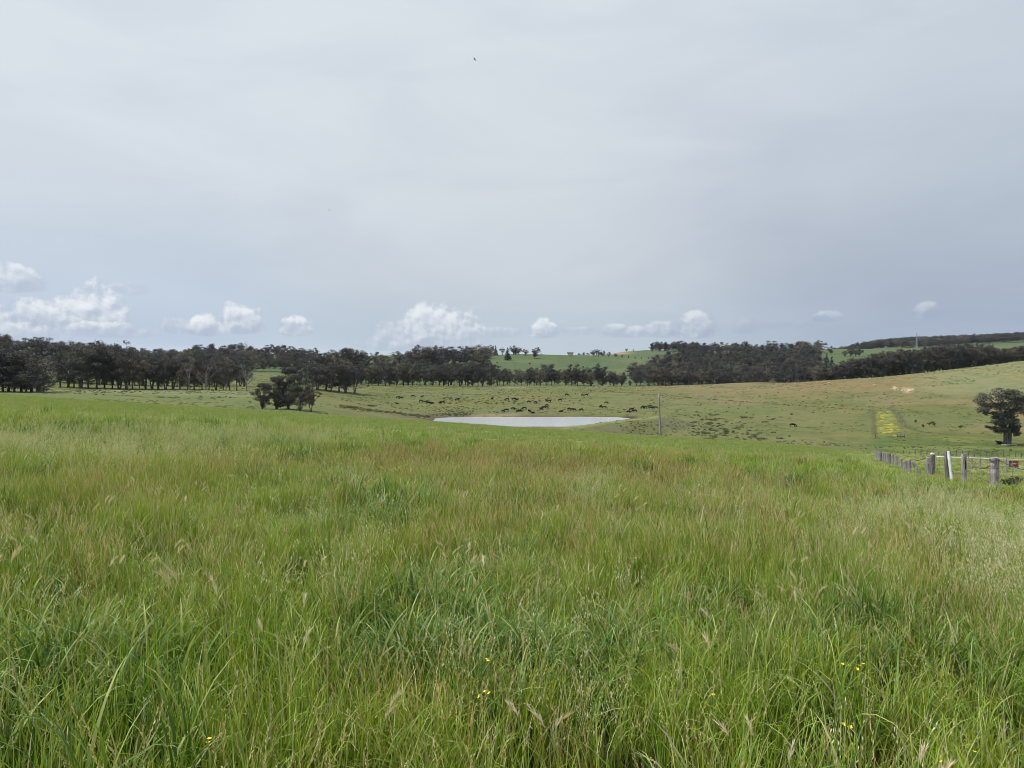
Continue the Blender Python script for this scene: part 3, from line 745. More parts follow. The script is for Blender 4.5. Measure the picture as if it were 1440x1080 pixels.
VAR = {
 'round': [make_tree('round', s, leafmat=m_) for s, m_ in ((1,M_GUM),(2,M_GUM),(3,M_GUM2),(41,M_GUM))],
 'tall': [make_tree('tall', s) for s in (4,5,6)],
 'bushy': [make_tree('bushy', s, leafmat=m_) for s, m_ in ((7,M_GUM),(8,M_GUM2),(42,M_GUM))],
 'open': [make_tree('open', s) for s in (9,10)],
 'lean': [make_tree('lean', s) for s in (12,13)],
 'column': [make_tree('column', s) for s in (14,15)],
 'conifer': [make_tree('conifer', s, leafmat=M_CON) for s in (16,17)],
 'dead': [make_tree('dead', s, bark=M_BARKP) for s in (18,19)],
}
NEARV = {
 'bushy': make_tree('bushy', 31, size=0.40, per=210), 'round': make_tree('round', 32, size=0.40, per=210),
 'bushy2': make_tree('bushy', 35, size=0.40, per=210, leafmat=M_GUM2), 'open': make_tree('open', 36, size=0.40, per=210, leafmat=M_GUM2),
}
NAMES = {'conifer':'conifer_tree','dead':'dead_tree'}
TR = random.Random(5)
def place_tree(style, loc, height, label, group=None, wf=1.0, var=None, name=None):
    trunk, crown, h0 = var if var else TR.choice(VAR[style])
    e = bpy.data.objects.new(name or NAMES.get(style, 'gum_tree'), None); COL.objects.link(e)
    e.empty_display_size = 0.5
    s = height/h0
    e.location = loc; e.rotation_euler = (0, 0, TR.uniform(0, 6.28)); e.scale = (s*wf, s*wf, s)
    tag(e, label, 'tree', group)
    t = bpy.data.objects.new('trunk', trunk); COL.objects.link(t); t.parent = e
    if crown:
        c = bpy.data.objects.new('crown', crown); COL.objects.link(c); c.parent = e
    return e
LOOK = {'round':'round-headed', 'tall':'tall slender', 'bushy':'low bushy', 'open':'open-crowned', 'lean':'uneven', 'column':'narrow upright', 'conifer':'dark cone-shaped', 'dead':'bare pale-branched dead'}
def row(specs, where, group, dr=(0,0), wf=(0.9,1.2)):
    """specs: (px, D, top row, style); the base is where the land is"""
    specs = sorted(specs); n = len(specs)
    for k, (px, D, top, st_) in enumerate(specs):
        D = D + TR.uniform(*dr)
        p = at(px, D); base_py = HZ - F*p.z/D
        h = max((base_py-top)*D/F, 2.0)
        kind_ = 'pine' if st_ == 'conifer' else ('tree' if st_ == 'dead' else 'gum tree')
        place_tree(st_, p, h, '%s %s, %s %s' % (LOOK[st_], kind_, ordw(k, n), where), group, TR.uniform(*wf))
def prof(pts, x): return float(np.interp(x, [p[0] for p in pts], [p[1] for p in pts]))
def span(x0, x1, step, D, tops, styles, jit=2.5):
    out_ = []; x = x0
    while x < x1:
        xx = x+TR.uniform(-step*0.3, step*0.3)
        out_.append((xx, D, prof(tops, xx)-1.5+abs(TR.gauss(0, jit))*1.3, TR.choice(styles))); x += step
    return out_
# A: thicket at the left edge
row([(-26,256,480,'bushy'),(-12,252,482,'bushy'),(12,262,484,'bushy'),(30,262,490,'bushy'),(46,260,497,'round'),(4,256,490,'bushy'),(20,252,493,'bushy'),(37,254,500,'bushy'),(52,250,511,'bushy'),(61,247,527,'bushy')], 'in the thicket at the left edge', 'gums of the left-hand thicket', wf=(1.1,1.35))
# B: tall trees on the rise behind it
row(span(-16,190,8.5,505,[(-20,468),(0,470),(25,477),(60,474),(80,479),(110,481),(150,484),(190,490)],['tall','open','round','lean']), 'on the rise behind the left thicket', 'tall gums on the left rise', (-14,14), (1.0,1.3))
# C: front row behind the near paddock
C1 = [(85,494),(95,490),(104,494),(113,486),(124,483),(136,480),(147,486),(158,489),(168,484),(178,492),(186,506),(196,508),(205,503),(214,495),(223,499),(233,496),(243,501),(253,505),(264,508),(273,502),(284,507),(294,510),(304,507),(314,513),(323,509),(333,503)]
row([(x, 346, t, TR.choice(['round','lean','bushy','round','open','bushy'])) for x, t in [(x_, t_+TR.uniform(-4,5)) for x_, t_ in C1]], 'in the left-hand front row', 'front row of gums on the left', (-6,6), (0.85,1.1))
row(span(82,352,11,392,[(80,494),(140,487),(190,503),(230,499),(290,500),(350,507)],['round','bushy','lean']), 'in the left-hand second row', 'second row of gums on the left', (-12,12), (0.85,1.1))
row([(266,338,511,'dead'),(288,338,513,'dead'),(317,340,515,'dead'),(348,338,509,'dead')], 'among the left-hand front row', 'bare trees in the left row', (-2,2), (0.9,1.1))
row([(348,846,481,'dead'),(392,850,488,'dead'),(402,852,488,'dead')], 'on the wooded ridge left of centre', None)
# E: long row at the back edge of the cattle paddock
row(span(437,500,10,400,[(430,505),(445,503),(455,498),(475,500),(500,514)],['round','bushy','round','lean']), 'in the clump behind the near cluster', 'gums in the middle clump', (-14,14), (0.95,1.15))
row(span(492,690,8.2,552,[(490,512),(520,514),(545,512),(560,510),(590,512),(640,512),(690,512)],['round','bushy','lean','round','tall']), 'in the long row behind the cattle', 'row of gums behind the cattle', (-4,4), (0.8,1.05))
row(span(496,690,10,592,[(490,508),(560,509),(690,512)],['round','tall','lean']), 'in the rear line behind the cattle', 'rear line of the belt behind the cattle', (-8,8), (0.85,1.1))
# F: wood on the ridge left of the green hill
row(span(466,514,7,700,[(460,494),(480,490),(500,491),(515,496)],['round','bushy']), 'in the skyline copse left of centre', 'copse on the skyline', (-10,10), (1.0,1.3))
row([(528,800,495,'round')], 'alone on the ridge right of the skyline copse', None)
row(span(540,690,7.5,800,[(540,500),(560,500),(590,485),(625,487),(650,489),(690,484)],['round','tall','bushy']), 'in the wood left of the green hill', 'ridge wood left of the green hill', (-60,20), (1.0,1.35))
# G: belt in front of the green hill
G1 = [(700,513),(708,518),(716,522),(724,524),(733,521),(742,519),(751,521),(760,518),(768,513),(776,512),(786,519),(795,520),(804,513),(812,513),(820,521),(832,523),(841,511),(848,516),(858,523),(868,526),(876,524),(886,535)]
row([(x, 572, t, TR.choice(['round','bushy','tall','bushy','column'])) for x, t in G1], 'in the belt below the green hill', 'belt of gums below the green hill', (-6,6), (0.85,1.1))
row(span(704,884,13,602,[(700,517),(760,519),(810,516),(850,519),(885,527)],['bushy','round']), 'at the back of the green hill\'s belt', 'rear of the belt below the green hill', (-8,8), (0.9,1.1))
# trees standing on the green hill
row([(714,845,489,'conifer'),(745,800,512,'bushy'),(752,868,492.5,'column'),(690,790,509,'bushy'),(699,800,511,'round'),(820,790,515,'bushy')], 'standing on the green hill\'s open face', None, wf=(1.3,1.6))
row([(697,915,486,'conifer'),(722,918,486,'round'),(729,918,488.5,'round'),(739,900,490.5,'round'),(754,905,488.5,'round'),(706,918,489,'open'),(725,915,489,'bushy'),(689,915,485,'round')], 'along the crest of the green hill', None, wf=(1.1,1.5))
# H: hedge line dropping to the right
row([(835,1010,491.5,'round'),(842,990,491,'open'),(848,985,493,'round'),(856,975,495,'round'),(866,955,497,'bushy'),(875,945,499,'bushy'),(884,935,500,'column'),(893,925,502,'bushy'),(902,915,505,'bushy'),(912,905,506,'bushy'),(921,895,505,'column'),(931,885,507,'bushy'),(940,880,508,'bushy')], 'in the green hill\'s hedgerow', 'hedgerow on the green hill', wf=(1.0,1.3))
row([(881,1185,490,'open'),(891,1188,491,'open'),(916,1190,488.5,'open')], 'on the bare skyline right of the hedgerow', None)
# I: wooded hill, the rows that show largest
IW = ['round','bushy','tall','round','bushy','column']
row(span(892,1160,10.5,545,[(890,520),(920,517),(960,519),(1000,521),(1050,518),(1100,520),(1160,515)],IW), 'along the foot of the wooded hill', 'gums at the foot of the wooded hill', (-8,12), (1.0,1.25))
row(span(897,1160,12,620,[(890,513),(940,512),(1000,514),(1060,512),(1160,507)],IW), 'in the wooded hill\'s second tier', 'second tier of the wooded hill', (-12,12), (1.0,1.3))
# J: belt behind the ridge on the right
J = [(1135,517),(1160,515),(1180,512),(1200,505),(1215,506),(1232,498),(1250,495),(1265,494),(1290,491),(1310,489),(1330,487),(1350,485),(1363,484),(1376,484),(1390,489),(1420,490),(1440,486),(1500,478)]
row([(x, D, t+1, s) for x, D, t, s in span(1148,1500,7.2,478,J,['bushy','round','bushy','column'],1.0)], 'in front of the right-hand ridge belt', 'front of the belt behind the right ridge', (-5,5), (0.95,1.2))
row(span(1156,1500,9.5,520,[(a,b-1) for a,b in J],['bushy','round','bushy'],2.0), 'at the rear of the right-hand ridge belt', 'rear of the belt behind the right ridge', (-8,8), (0.95,1.25))
row([(1163,600,498,'conifer'),(1170,600,502,'conifer'),(1192,600,506,'conifer'),(1374,545,483,'conifer'),(1396,540,485,'conifer')], 'poking above the right-hand belt', None, wf=(0.8,1.0))
row([(1168,1010,487,'round'),(1188,960,493,'bushy'),(1196,965,488,'bushy'),(1203,975,487,'round'),(1209,985,489,'round')], 'in the copse on the far right slope', 'copse on the distant green slope')
row([(1030.5,1005,482,'open'),(1036,1005,481.5,'open')], 'rising above the wooded hill skyline', None, wf=(.6,.7))
# the five-trunk cluster on the near paddock
near_specs = [('bushy',369,214,539,1.0,'low bushy gum with foliage to the ground, left end of the near cluster'),
              ('bushy',389,219,530,.95,'gum with an uneven flat top, second from left in the near cluster'),
              ('bushy',406,224,517,0.85,'tall dark gum at the back of the near cluster'),
              ('bushy2',422,217,523,0.85,'grey-green gum on one dark trunk in the near cluster'),
              ('open',437,215,549,1.25,'small ragged open gum, right end of the near cluster')]
for st_, px, D, top, wf, lb in near_specs:
    p = at(px, D); place_tree(st_, p, (HZ-F*p.z/D-top)*D/F, lb, 'cluster of gums on the near paddock', wf, NEARV[st_])
# the big tree on the right
def big_tree():
    D = 236; s = D/F; h = 18.0
    cl = []
    def c(px, py, rx, rz, ry=None): cl.append((((px-1414)*s, random.uniform(-1, 1)*(ry or rx)*s*0.8, (626-py)*s), (rx*s, (ry or rx)*s, rz*s)))
    random.seed(77)
    for k in range(34):
        a = random.uniform(-1, 1); px = 1412+a*31; py = 569-21*math.sqrt(max(1-a*a, 0))*random.uniform(-0.1, 1.0)
        c(px, py, random.uniform(5, 8), random.uniform(3.2, 4.6), 14)
    for k in range(34): c(random.uniform(1391,1438), random.uniform(570,596), random.uniform(5,7.5), random.uniform(3.5,5), 12)
    for k in range(18): c(random.uniform(1399,1431), random.uniform(590,609), random.uniform(4,6), random.uniform(3,4.5), 9)
    for k in range(7): c(random.uniform(1375,1390), random.uniform(574,584), random.uniform(3.5,5), random.uniform(2.5,3.5), 5)
    for k in range(4): c(random.uniform(1388,1399), random.uniform(600,604), random.uniform(2.5,3.8), random.uniform(1.6,2.4), 3)
    for k in range(6): c(random.uniform(1426,1433), random.uniform(596,614), random.uniform(3.5,5), random.uniform(2.5,3.5), 4)
    for k in range(3): c(random.uniform(1402,1409), random.uniform(604,610), random.uniform(3,4), random.uniform(2,3), 3)
    tk = MB()
    L_ = lambda px, py, y=0: Vector(((px-1414)*s, y, (626-py)*s))
    tk.tube([L_(1415,628),L_(1414.7,624),L_(1414,612),L_(1413,598),L_(1409,582),L_(1404,566)], [1.05,.72,.58,.5,.36,.2], 9, jitter=.05)
    tk.tube([L_(1418,628),L_(1419,622),L_(1420.5,608),L_(1421,594),L_(1424,578),L_(1428,564)], [.9,.66,.5,.42,.3,.15], 9, jitter=.05)
    rs = np.random.RandomState(5); V, Fs, At = [], [], []
    stem = [L_(1413,600),L_(1411,592),L_(1409,582),L_(1405,570),L_(1421,596),L_(1423,582),L_(1427,568)]
    for cc, r in cl:
        c_ = Vector(cc); p0 = min(stem, key=lambda q_: (q_-c_).length + max(q_.z-c_.z, 0)*1.5)
        md = p0.lerp(c_, .5)+Vector((0,0,-.3)); tk.tube([p0, md, c_], [.16,.10,.04], 5, cap=False)
        leaf_clump(V, Fs, At, cc, r, int(75*r[0]*r[2]**0.6*r[1]**.3)+50, 0.44, rs, rs.uniform(0, .9))
    e = bpy.data.objects.new('gum_tree', None); COL.objects.link(e); e.location = at(1414, D)
    tag(e, 'large spreading gum tree with twin trunks standing alone on the slope at the right edge', 'tree')
    link('trunk', tk.mesh('trunk_mesh', M_BARK, smooth=True), e)
    link('crown', newmesh('crown_mesh', V, Fs, [M_GUM2], {'bl': At}), e)
    rk = MB(); rr = random.Random(3)
    for k in range(9):
        M = Matrix.Rotation(rr.uniform(0,3), 3, 'Z'); rk.box((rr.uniform(-2.0,2.0), rr.uniform(-1.6,-.6), .12), (rr.uniform(.4,.9), rr.uniform(.3,.6), rr.uniform(.2,.4)), M)
    o = link('stones', rk.mesh('stones', M_STONE), None, at(1416, D)); tag(o, 'pale stones scattered at the foot of the large right-hand gum', 'stones', kind='stuff')
big_tree()
# far woods: masses no one could count, as one object
wp_, wr_, ws_, wi_ = [], [], [], []
WS = ['round','tall','bushy','column']
wsrc = []
for st_ in WS:
    for trunk, crown, h0 in VAR[st_][:2]: wsrc.append(bpy.data.objects.new('wood', crown))
def wood(px, D, h, wf=1.15):
    p = at(px, D); wp_.append((p.x, p.y, p.z-0.4)); wr_.append((0,0,TR.uniform(0,6.28))); s = h/16.0
    ws_.append((s*wf, s*wf, s)); wi_.append(TR.randrange(len(wsrc)))
for D in (610,655,700,745,790,830,865):
    x = 188.0
    while x < 452:
        wood(x+TR.uniform(-4,4), D+TR.uniform(-12,12), TR.uniform(7.5,15.5) * (1.15 if 270 < x < 340 else 1.0), 1.3)
        x += 9.5
for D in (740,850,880):
    x = 560.0
    while x < 692: wood(x+TR.uniform(-4,4), D+TR.uniform(-15,15), TR.uniform(9,13), 1.3); x += 9
for D in range(665, 1041, 34):
    x = 905.0 - max(0, (760-D))*0.12 + max(0, D-900)*0.12
    while x < 1158-max(0, D-900)*0.03:
        xx = x+TR.uniform(-4,4); hh = TR.uniform(7,18)*(0.85 if 985 < xx < 1045 else 1.0)
        if not (D > 790 and xx < (932 if D < 900 else 950)+TR.uniform(-8,10)): wood(xx, D+TR.uniform(-15,15), hh, 1.3)
        x += 8.2*820/D+1.0
for D, x0, x1 in ((1130,922,1035),(1160,925,1030),(1100,918,985)):
    x = x0
    while x < x1: wood(x+TR.uniform(-3,3), D, TR.uniform(11,15) if x < 985 else TR.uniform(7,10), 1.3); x += 6
for D in range(1560, 1900, 45):
    x = 1172.0 + (D-1560)*0.05
    while x < 1560: wood(x+TR.uniform(-3,3), D+TR.uniform(-20,20), TR.uniform(14,21), 1.4); x += 5.6
for D in (1150,1230,1320):
    x = 815
    while x < 850: wood(x, D, TR.uniform(4,7), 1.4); x += 6
for D in (640,700):
    x = 1400
    while x < 1560: wood(x, D, TR.uniform(9,13), 1.2); x += 9
gn_instances('distant_woods', wp_, wr_, ws_, wi_, wsrc, 'dark distant gum woods covering the far hillsides and right skyline ridge')

# shrubs --------------------------------------------------
def make_shrub(seed, h=2.0):
    rs = np.random.RandomState(seed); V, Fs, At = [], [], []
    for k in range(12):
        q_ = rs.uniform(-1, 1, 3); leaf_clump(V, Fs, At, (q_[0]*h*.28, q_[1]*h*.28, h*(.62+.24*q_[2])), (h*.2, h*.2, h*.15), 40, 0.20, rs, rs.rand())
    tk = MB(); tk.tube([(0,0,-.1),(0.03,0,h*.3),(0,0.04,h*.6)], [.06,.045,.02], 6)
    return tk.mesh('trunk_mesh', M_BARK), newmesh('crown_mesh', V, Fs, [M_SHRUB], {'bl': At}), h
SHV = [make_shrub(1), make_shrub(2)]
for px, py, hp, lb in [(1288,596,6,'small round young tree, leftmost of five on the slope left of the large gum'),(1298.5,602,6,'small dark young tree beside the sheep track, lowest of five left of the large gum'),
        (1307.5,599.5,6.5,'left one of two touching round young trees on the slope'),(1313.5,599.5,7,'right one of two touching round young trees on the slope'),(1351,604,6.5,'thin young tree standing apart, nearest the large right-hand gum')]:
    p = hit(px, py, 200); place_tree('round', p, hp*p.y/F, lb, 'young trees planted on the right slope', 1.0, TR.choice(SHV), 'young_tree')
p = at(1424, 26.5); place_tree('round', p-Vector((0,0,.25)), 0.85, 'dark green leafy bush in the grass behind the stout near post', None, 1.2, SHV[0], 'bush')['category'] = 'bush'

# rushes and rank tussocks ---------------------------------------
rsrc = [bpy.data.objects.new('rush', newmesh('rush', *blades(70, 0.55, (0.25,0.75), (0.03,0.07), (0.0,0.7), (0.1,0.9), 3)[:2], [M_RUSH], {'bl': blades(1,1,(1,1),(1,1),(0,0),(0,0))[2][:0]} if False else None)) for _ in range(0)]
for k in range(3):
    V_, F_, A_ = blades(70, 0.55, (0.25,0.75), (0.03,0.07), (0.0,0.7), (0.1,0.9), 3)
    rsrc.append(bpy.data.objects.new('rush', newmesh('rush', V_, F_, [M_RUSH], {'bl': A_})))
rp, rr_, rsc, ri = [], [], [], []
def rush(p, s):
    rp.append(tuple(p-Vector((0,0,.03)))); rr_.append((0,0,TR.uniform(0,6.28))); w_ = s*TR.uniform(.8,1.3); rsc.append((w_,w_,s*TR.uniform(.7,1.2))); ri.append(TR.randrange(3))
for k in range(260):        # brown scrub left of the water
    px = TR.triangular(596,674,650); py = TR.triangular(569,587,583); rush(hit(px, py, 230), TR.uniform(.3,.8))
for k in range(230):        # drain running in from the left
    f = TR.random(); px = 478+f*125; rush(hit(px, 572+f*14.5+TR.gauss(0,1.1), 200), TR.uniform(.4,1.0))
for k in range(170):        # outer face of the dam bank
    px = TR.uniform(872,1000); py = TR.uniform(592,613); rush(hit(px, py, 196), TR.uniform(.3,.8))
for k in range(120):
    px = TR.triangular(960,1130,990); py = TR.uniform(583,622); p = hit(px, py, 200)
    for _ in range(TR.choice([1,1,2,4])): rush(p+Vector((TR.uniform(-1.2,1.2),TR.uniform(-1,1),0)), TR.uniform(.5,1.2))
for k in range(150):
    px = TR.uniform(480,1240); py = TR.uniform(552,585); rush(hit(px, py, 330), TR.uniform(.4,1.0))
for k in range(60):
    px = TR.uniform(620,760); py = TR.uniform(558,569); rush(hit(px, py, 330), TR.uniform(.8,1.3))
for k in range(220):        # foot of the slope, above the green field
    px = TR.uniform(1000,1440); py = np.interp(px,[1000,1100,1230,1330,1440],[612,622,628,633,637])+TR.gauss(0,2.0); rush(hit(px, py, 130), TR.uniform(.25,.6))
for k in range(90):
    px = TR.uniform(80,340); rush(hit(px, 551+TR.gauss(0,1.5)+ (TR.random()<.3)*8, 250), TR.uniform(.4,1.0))
for a_, b_ in zip(DITCH[:-1], DITCH[1:]):
    n_ = int((Vector(b_)-Vector(a_)).length/2.2)
    for k in range(n_):
        q_ = Vector(a_).lerp(Vector(b_), TR.random())+Vector((TR.uniform(-1,1), TR.uniform(-1,1)))
        rush(Vector((q_.x, q_.y, h1(q_.x, q_.y))), TR.uniform(.4,.9))
for px0, py0 in [(495,573.5),(492,573.5),(498,574),(521,571),(522,571.5)]:
    for _ in range(8): rush(hit(px0+TR.uniform(-4,4), py0, 250), 1.1)
gn_instances('rushes', rp, rr_, rsc, ri, rsrc, 'dark brown-green rushes and rank tussocks round the dam and along the drain')
# small tussocks over the grazed land
M_TUS = leaf_material('pasture_tussock', tips=0.25, cols=((0.06,0.066,0.027),(0.10,0.112,0.042),(0.145,0.158,0.066)))
tsrc = []
for k in range(3):
    V_, F_, A_ = blades(60, 0.6, (0.15,0.45), (0.03,0.06), (0.1,0.9), (0.1,0.9), 3)
    tsrc.append(bpy.data.objects.new('tussock', newmesh('tussock', V_, F_, [M_TUS], {'bl': A_})))
tx, ty = RS.uniform(-330, 330, 26000), np.sqrt(RS.uniform(150**2, 540**2, 26000))
ok = (np.abs(tx/ty) < 0.85) & (fbm(tx/18, ty/18, 71) > 0.47) & (poly_sd(tx, ty, POND) > 3)
tx, ty = tx[ok], ty[ok]; tz_ = H(tx, ty)-.03; nt_ = len(tx); s_t = RS.uniform(.35,1.0,nt_)
gn_instances('pasture_tussocks', np.stack([tx,ty,tz_],1), np.stack([0*tx,0*tx,RS.uniform(0,6.28,nt_)],1), np.stack([s_t*1.2,s_t*1.2,s_t],1), RS.randint(0,3,nt_), tsrc, 'short uneven tussocks of grazed grass over the far paddocks')
# yellow capeweed in the corner
fsrc = []
for k in range(2):
    V_, F_, A_ = [], [], []
    for _ in range(40):
        x_, y_, z_ = RS.uniform(-.6,.6), RS.uniform(-.6,.6), RS.uniform(.25,.5); b = len(V_); s_ = .045
        V_ += [(x_-s_,y_,z_-.02),(x_,y_-s_,z_),(x_+s_,y_,z_+.02),(x_,y_+s_,z_)]; F_.append((b,b+1,b+2,b+3))
    fsrc.append(bpy.data.objects.new('capeweed', newmesh('capeweed', V_, F_, [M_YEL])))
cp, cr, cs_, ci_ = [], [], [], []
for k in range(190):
    py = TR.triangular(577,622,592); px = TR.gauss(1243+max(0,py-590)*.45, 7.5)
    if px < 1231.5: continue
    px = px; 
    if fbm(np.array([px/7]),np.array([py/5]),4)[0] < .48: continue
    p = hit(px, py, 200); cp.append(tuple(p)); cr.append((0,0,TR.uniform(0,6))); cs_.append((1,1,1)); ci_.append(TR.randrange(2))
gn_instances('yellow_capeweed', cp, cr, cs_, ci_, fsrc, 'bright yellow flowering weeds filling the fenced corner on the right slope')

# ------------------------------------------------------------------ cattle
def skin_mesh(name, verts, edges, radii, m, sub=1):
    me = bpy.data.meshes.new(name); me.from_pydata(verts, edges, []); o = bpy.data.objects.new(name, me); COL.objects.link(o)
    sk = o.modifiers.new('s', 'SKIN'); sk.use_smooth_shade = True
    for k, r_ in enumerate(radii):
        me.skin_vertices[0].data[k].radius = r_ if isinstance(r_, tuple) else (r_, r_)
    me.skin_vertices[0].data[0].use_root = True
    ss_ = o.modifiers.new('u', 'SUBSURF'); ss_.levels = sub
    dg = bpy.context.evaluated_depsgraph_get(); dg.update()
    me2 = bpy.data.meshes.new_from_object(o.evaluated_get(dg)); me2.name = name
    bpy.data.objects.remove(o); me2.materials.clear(); me2.materials.append(m)
    for p_ in me2.polygons: p_.use_smooth = True
    return me2
def cow_mesh(pose):
    if pose == 'lie':
        v = [(-.75,0,.42),(-.3,0,.46),(.25,0,.45),(.7,0,.5),(1.0,0,.78),(1.18,0,.95),(1.45,0,.85),
             (-.6,.35,.2),(-.2,.42,.1),(-.6,-.35,.2),(-.2,-.42,.1),(.6,.3,.18),(.9,.3,.08),(.6,-.3,.18),(.9,-.3,.08),(-.95,0,.35),(-1.0,.05,.1)]
        e = [(0,1),(1,2),(2,3),(3,4),(4,5),(5,6),(0,7),(7,8),(0,9),(9,10),(3,11),(11,12),(3,13),(13,14),(0,15),(15,16)]
        r_ = [.34,.42,.43,.36,.2,.17,.09,.16,.08,.16,.08,.13,.07,.13,.07,.06,.03]
    else:
        v = [(-.78,0,1.12),(-.35,0,1.06),(.2,0,1.02),(.66,0,1.08)]
        if pose == 'graze': v += [(1.05,0,.92),(1.35,0,.45),(1.52,0,.14)]
        else: v += [(1.05,0,1.28),(1.3,0,1.42),(1.6,0,1.27)]
        v += [(-.8,.22,.72),(-.9,.24,.42),(-.86,.24,.03),(-.8,-.22,.72),(-.84,-.24,.42),(-.76,-.24,.03),
              (.62,.2,.62),(.64,.2,.34),(.62,.2,.03),(.62,-.2,.62),(.74,-.2,.34),(.78,-.2,.03),(-1.02,0,1.1),(-1.07,0,.6)]
        e = [(0,1),(1,2),(2,3),(3,4),(4,5),(5,6),(0,7),(7,8),(8,9),(0,10),(10,11),(11,12),(3,13),(13,14),(14,15),(3,16),(16,17),(17,18),(0,19),(19,20)]
        r_ = [.32,.37,.40,.35,.21,.16,.09,.17,.075,.06,.17,.075,.06,.14,.07,.06,.14,.07,.06,.05,.04]
    return skin_mesh('cow_'+pose, v, e, r_, M_COW)
COWM = {k: cow_mesh(k) for k in ('graze','stand','lie')}
cattle = {
 'above the left end of the dam': [(559.5,560.5,'stand'),(564,561.5,'graze'),(580.5,559,'graze'),(593.5,559.5,'stand'),(558.5,568.3,'lie'),(592.3,566.3,'graze'),(599,565.7,'lie'),(602.7,569,'graze'),(607.7,567.7,'lie'),(618.5,568.4,'stand'),(622.5,568,'graze'),(634,562,'graze'),(643,564,'stand')],
 'above the middle of the dam': [(692,562.7,'stand'),(713,563.6,'graze'),(723,563,'graze'),(726.5,563,'lie'),(743.5,566.8,'graze'),(753,567.7,'graze'),(769,565.5,'stand'),(772.6,566,'stand'),(787.5,564.5,'stand'),(797,557,'graze'),(819,557.5,'graze'),(824.5,557,'stand')],
 'in the band nearest the water': [(707.3,580,'graze'),(712,579,'graze'),(721.5,577,'graze'),(728.3,579,'lie'),(732.3,578.6,'lie'),(737.3,576.5,'graze'),(744.5,578.8,'lie'),(749.5,581.5,'lie'),(761.5,576,'lie'),(763,573.6,'lie'),(769,572,'graze'),(769,574.6,'graze'),(788.5,579.4,'lie'),(800.5,577.3,'graze'),(807.6,578.3,'stand'),(817.5,578.3,'graze')],
 'above the right end of the dam': [(845,574,'graze'),(850,574.8,'graze'),(852.5,568,'graze'),(884,581.2,'graze'),(888,578.5,'stand'),(892.5,579.8,'graze'),(903.5,575.2,'graze'),(907,575,'stand'),(914,573.4,'graze'),(915.7,576,'graze'),(921.7,575.3,'stand')],
}
POSEW = {'graze':'grazing','stand':'standing','lie':'lying down'}
CR = random.Random(9)
for where, lst in cattle.items():
    lst = sorted(lst); n = len(lst)
    for k, (px, py, pose) in enumerate(lst):
        p = hit(px, py, 300)
        o = link('cow', COWM[pose], None, p, 'black cow %s %s, %s' % (POSEW[pose], where, ordw(k, n)), 'cow', 'black cattle on the slope round the dam')
        o.rotation_euler = (0,0,CR.choice([0,math.pi])+CR.gauss(0,.55)); s = CR.uniform(.92,1.12); o.scale = (s,s,s)
p = hit(1114.5, 600.3, 200)
o = link('cow', COWM['graze'], None, p, 'lone black cow grazing on the open green slope right of the tall pole', 'cow'); o.rotation_euler = (0,0,-.2)
p = hit(1406, 624, 200)
o = link('cow', COWM['lie'], None, p, 'black cow lying in the shade left of the large right-hand gum', 'cow'); o.rotation_euler = (0,0,3.0)

# birds -----------------------------------------------------------
def bird_mesh(m, flap=0.35):
    mb = MB()
    mb.tube([(-.20,0,0),(-.12,0,0),(-.03,0,-.008),(.06,0,0),(.12,0,.02),(.155,0,.015),(.185,0,.008)], [.012,.03,.045,.04,.026,.022,.004], 8)
    for s in (-1,1):
        b = len(mb.V)
        prof_ = [(.02,.09,-.07),(.18,.08,-.06),(.34,.03,-.05),(.46,-.05,-.08)]
        for k, (yy, f_, r__) in enumerate(prof_):
            zz = flap*yy - (.12*yy*yy*2)
            for dz in (.006,-.006): mb.V += [Vector((f_, s*yy, zz+dz)), Vector((r__-.04*(k<3), s*yy, zz+dz))]
        for k in range(3):
            a = b+4*k
            mb.F += [(a,a+1,a+5,a+4),(a+2,a+6,a+7,a+3),(a,a+4,a+6,a+2),(a+1,a+3,a+7,a+5)]
        mb.F += [(b+12,b+13,b+15,b+14)]
    b = len(mb.V); mb.V += [Vector(q_) for q_ in ((-.17,0,.004),(-.30,.05,.004),(-.30,-.05,.004),(-.17,0,-.004),(-.30,.05,-.004),(-.30,-.05,-.004))]
    mb.F += [(b,b+1,b+2),(b+3,b+5,b+4),(b,b+3,b+4,b+1),(b+1,b+4,b+5,b+2),(b+2,b+5,b+3,b)]
    return mb.mesh('bird', m, smooth=False)
BM = bird_mesh(M_BIRDD)
for px, py, D, rz, lb in [(667.5,83.5,75,2.6,'small dark bird flying high in the sky above centre'),(463.5,295.5,80,.9,'small dark bird flying left of centre, the lower of two')]:
    o = link('bird', BM, None, ((px-720)/F*D, D, -(py-HZ)/F*D), lb, 'bird'); o.rotation_euler = (.5, .15, rz); o.scale = (.5,)*3
eg = skin_mesh('egret', [(-.25,0,.55),(0,0,.6),(.18,0,.66),(.24,0,.9),(.2,0,1.02),(.32,0,1.03),(.45,0,1.0),(0,.05,.3),(.02,.05,0),(0,-.05,.3),(.05,-.05,0)],
               [(0,1),(1,2),(2,3),(3,4),(4,5),(5,6),(1,7),(7,8),(1,9),(9,10)], [.06,.13,.1,.035,.035,.04,.01,.02,.012,.02,.012], M_BIRDW)
p = hit(857, 593.4, 200); p.z = max(p.z, WATER)
o = link('wading_bird', eg, None, p, 'white wading bird at the water\'s edge by the dam bank', 'bird'); o.scale = (1.3,)*3

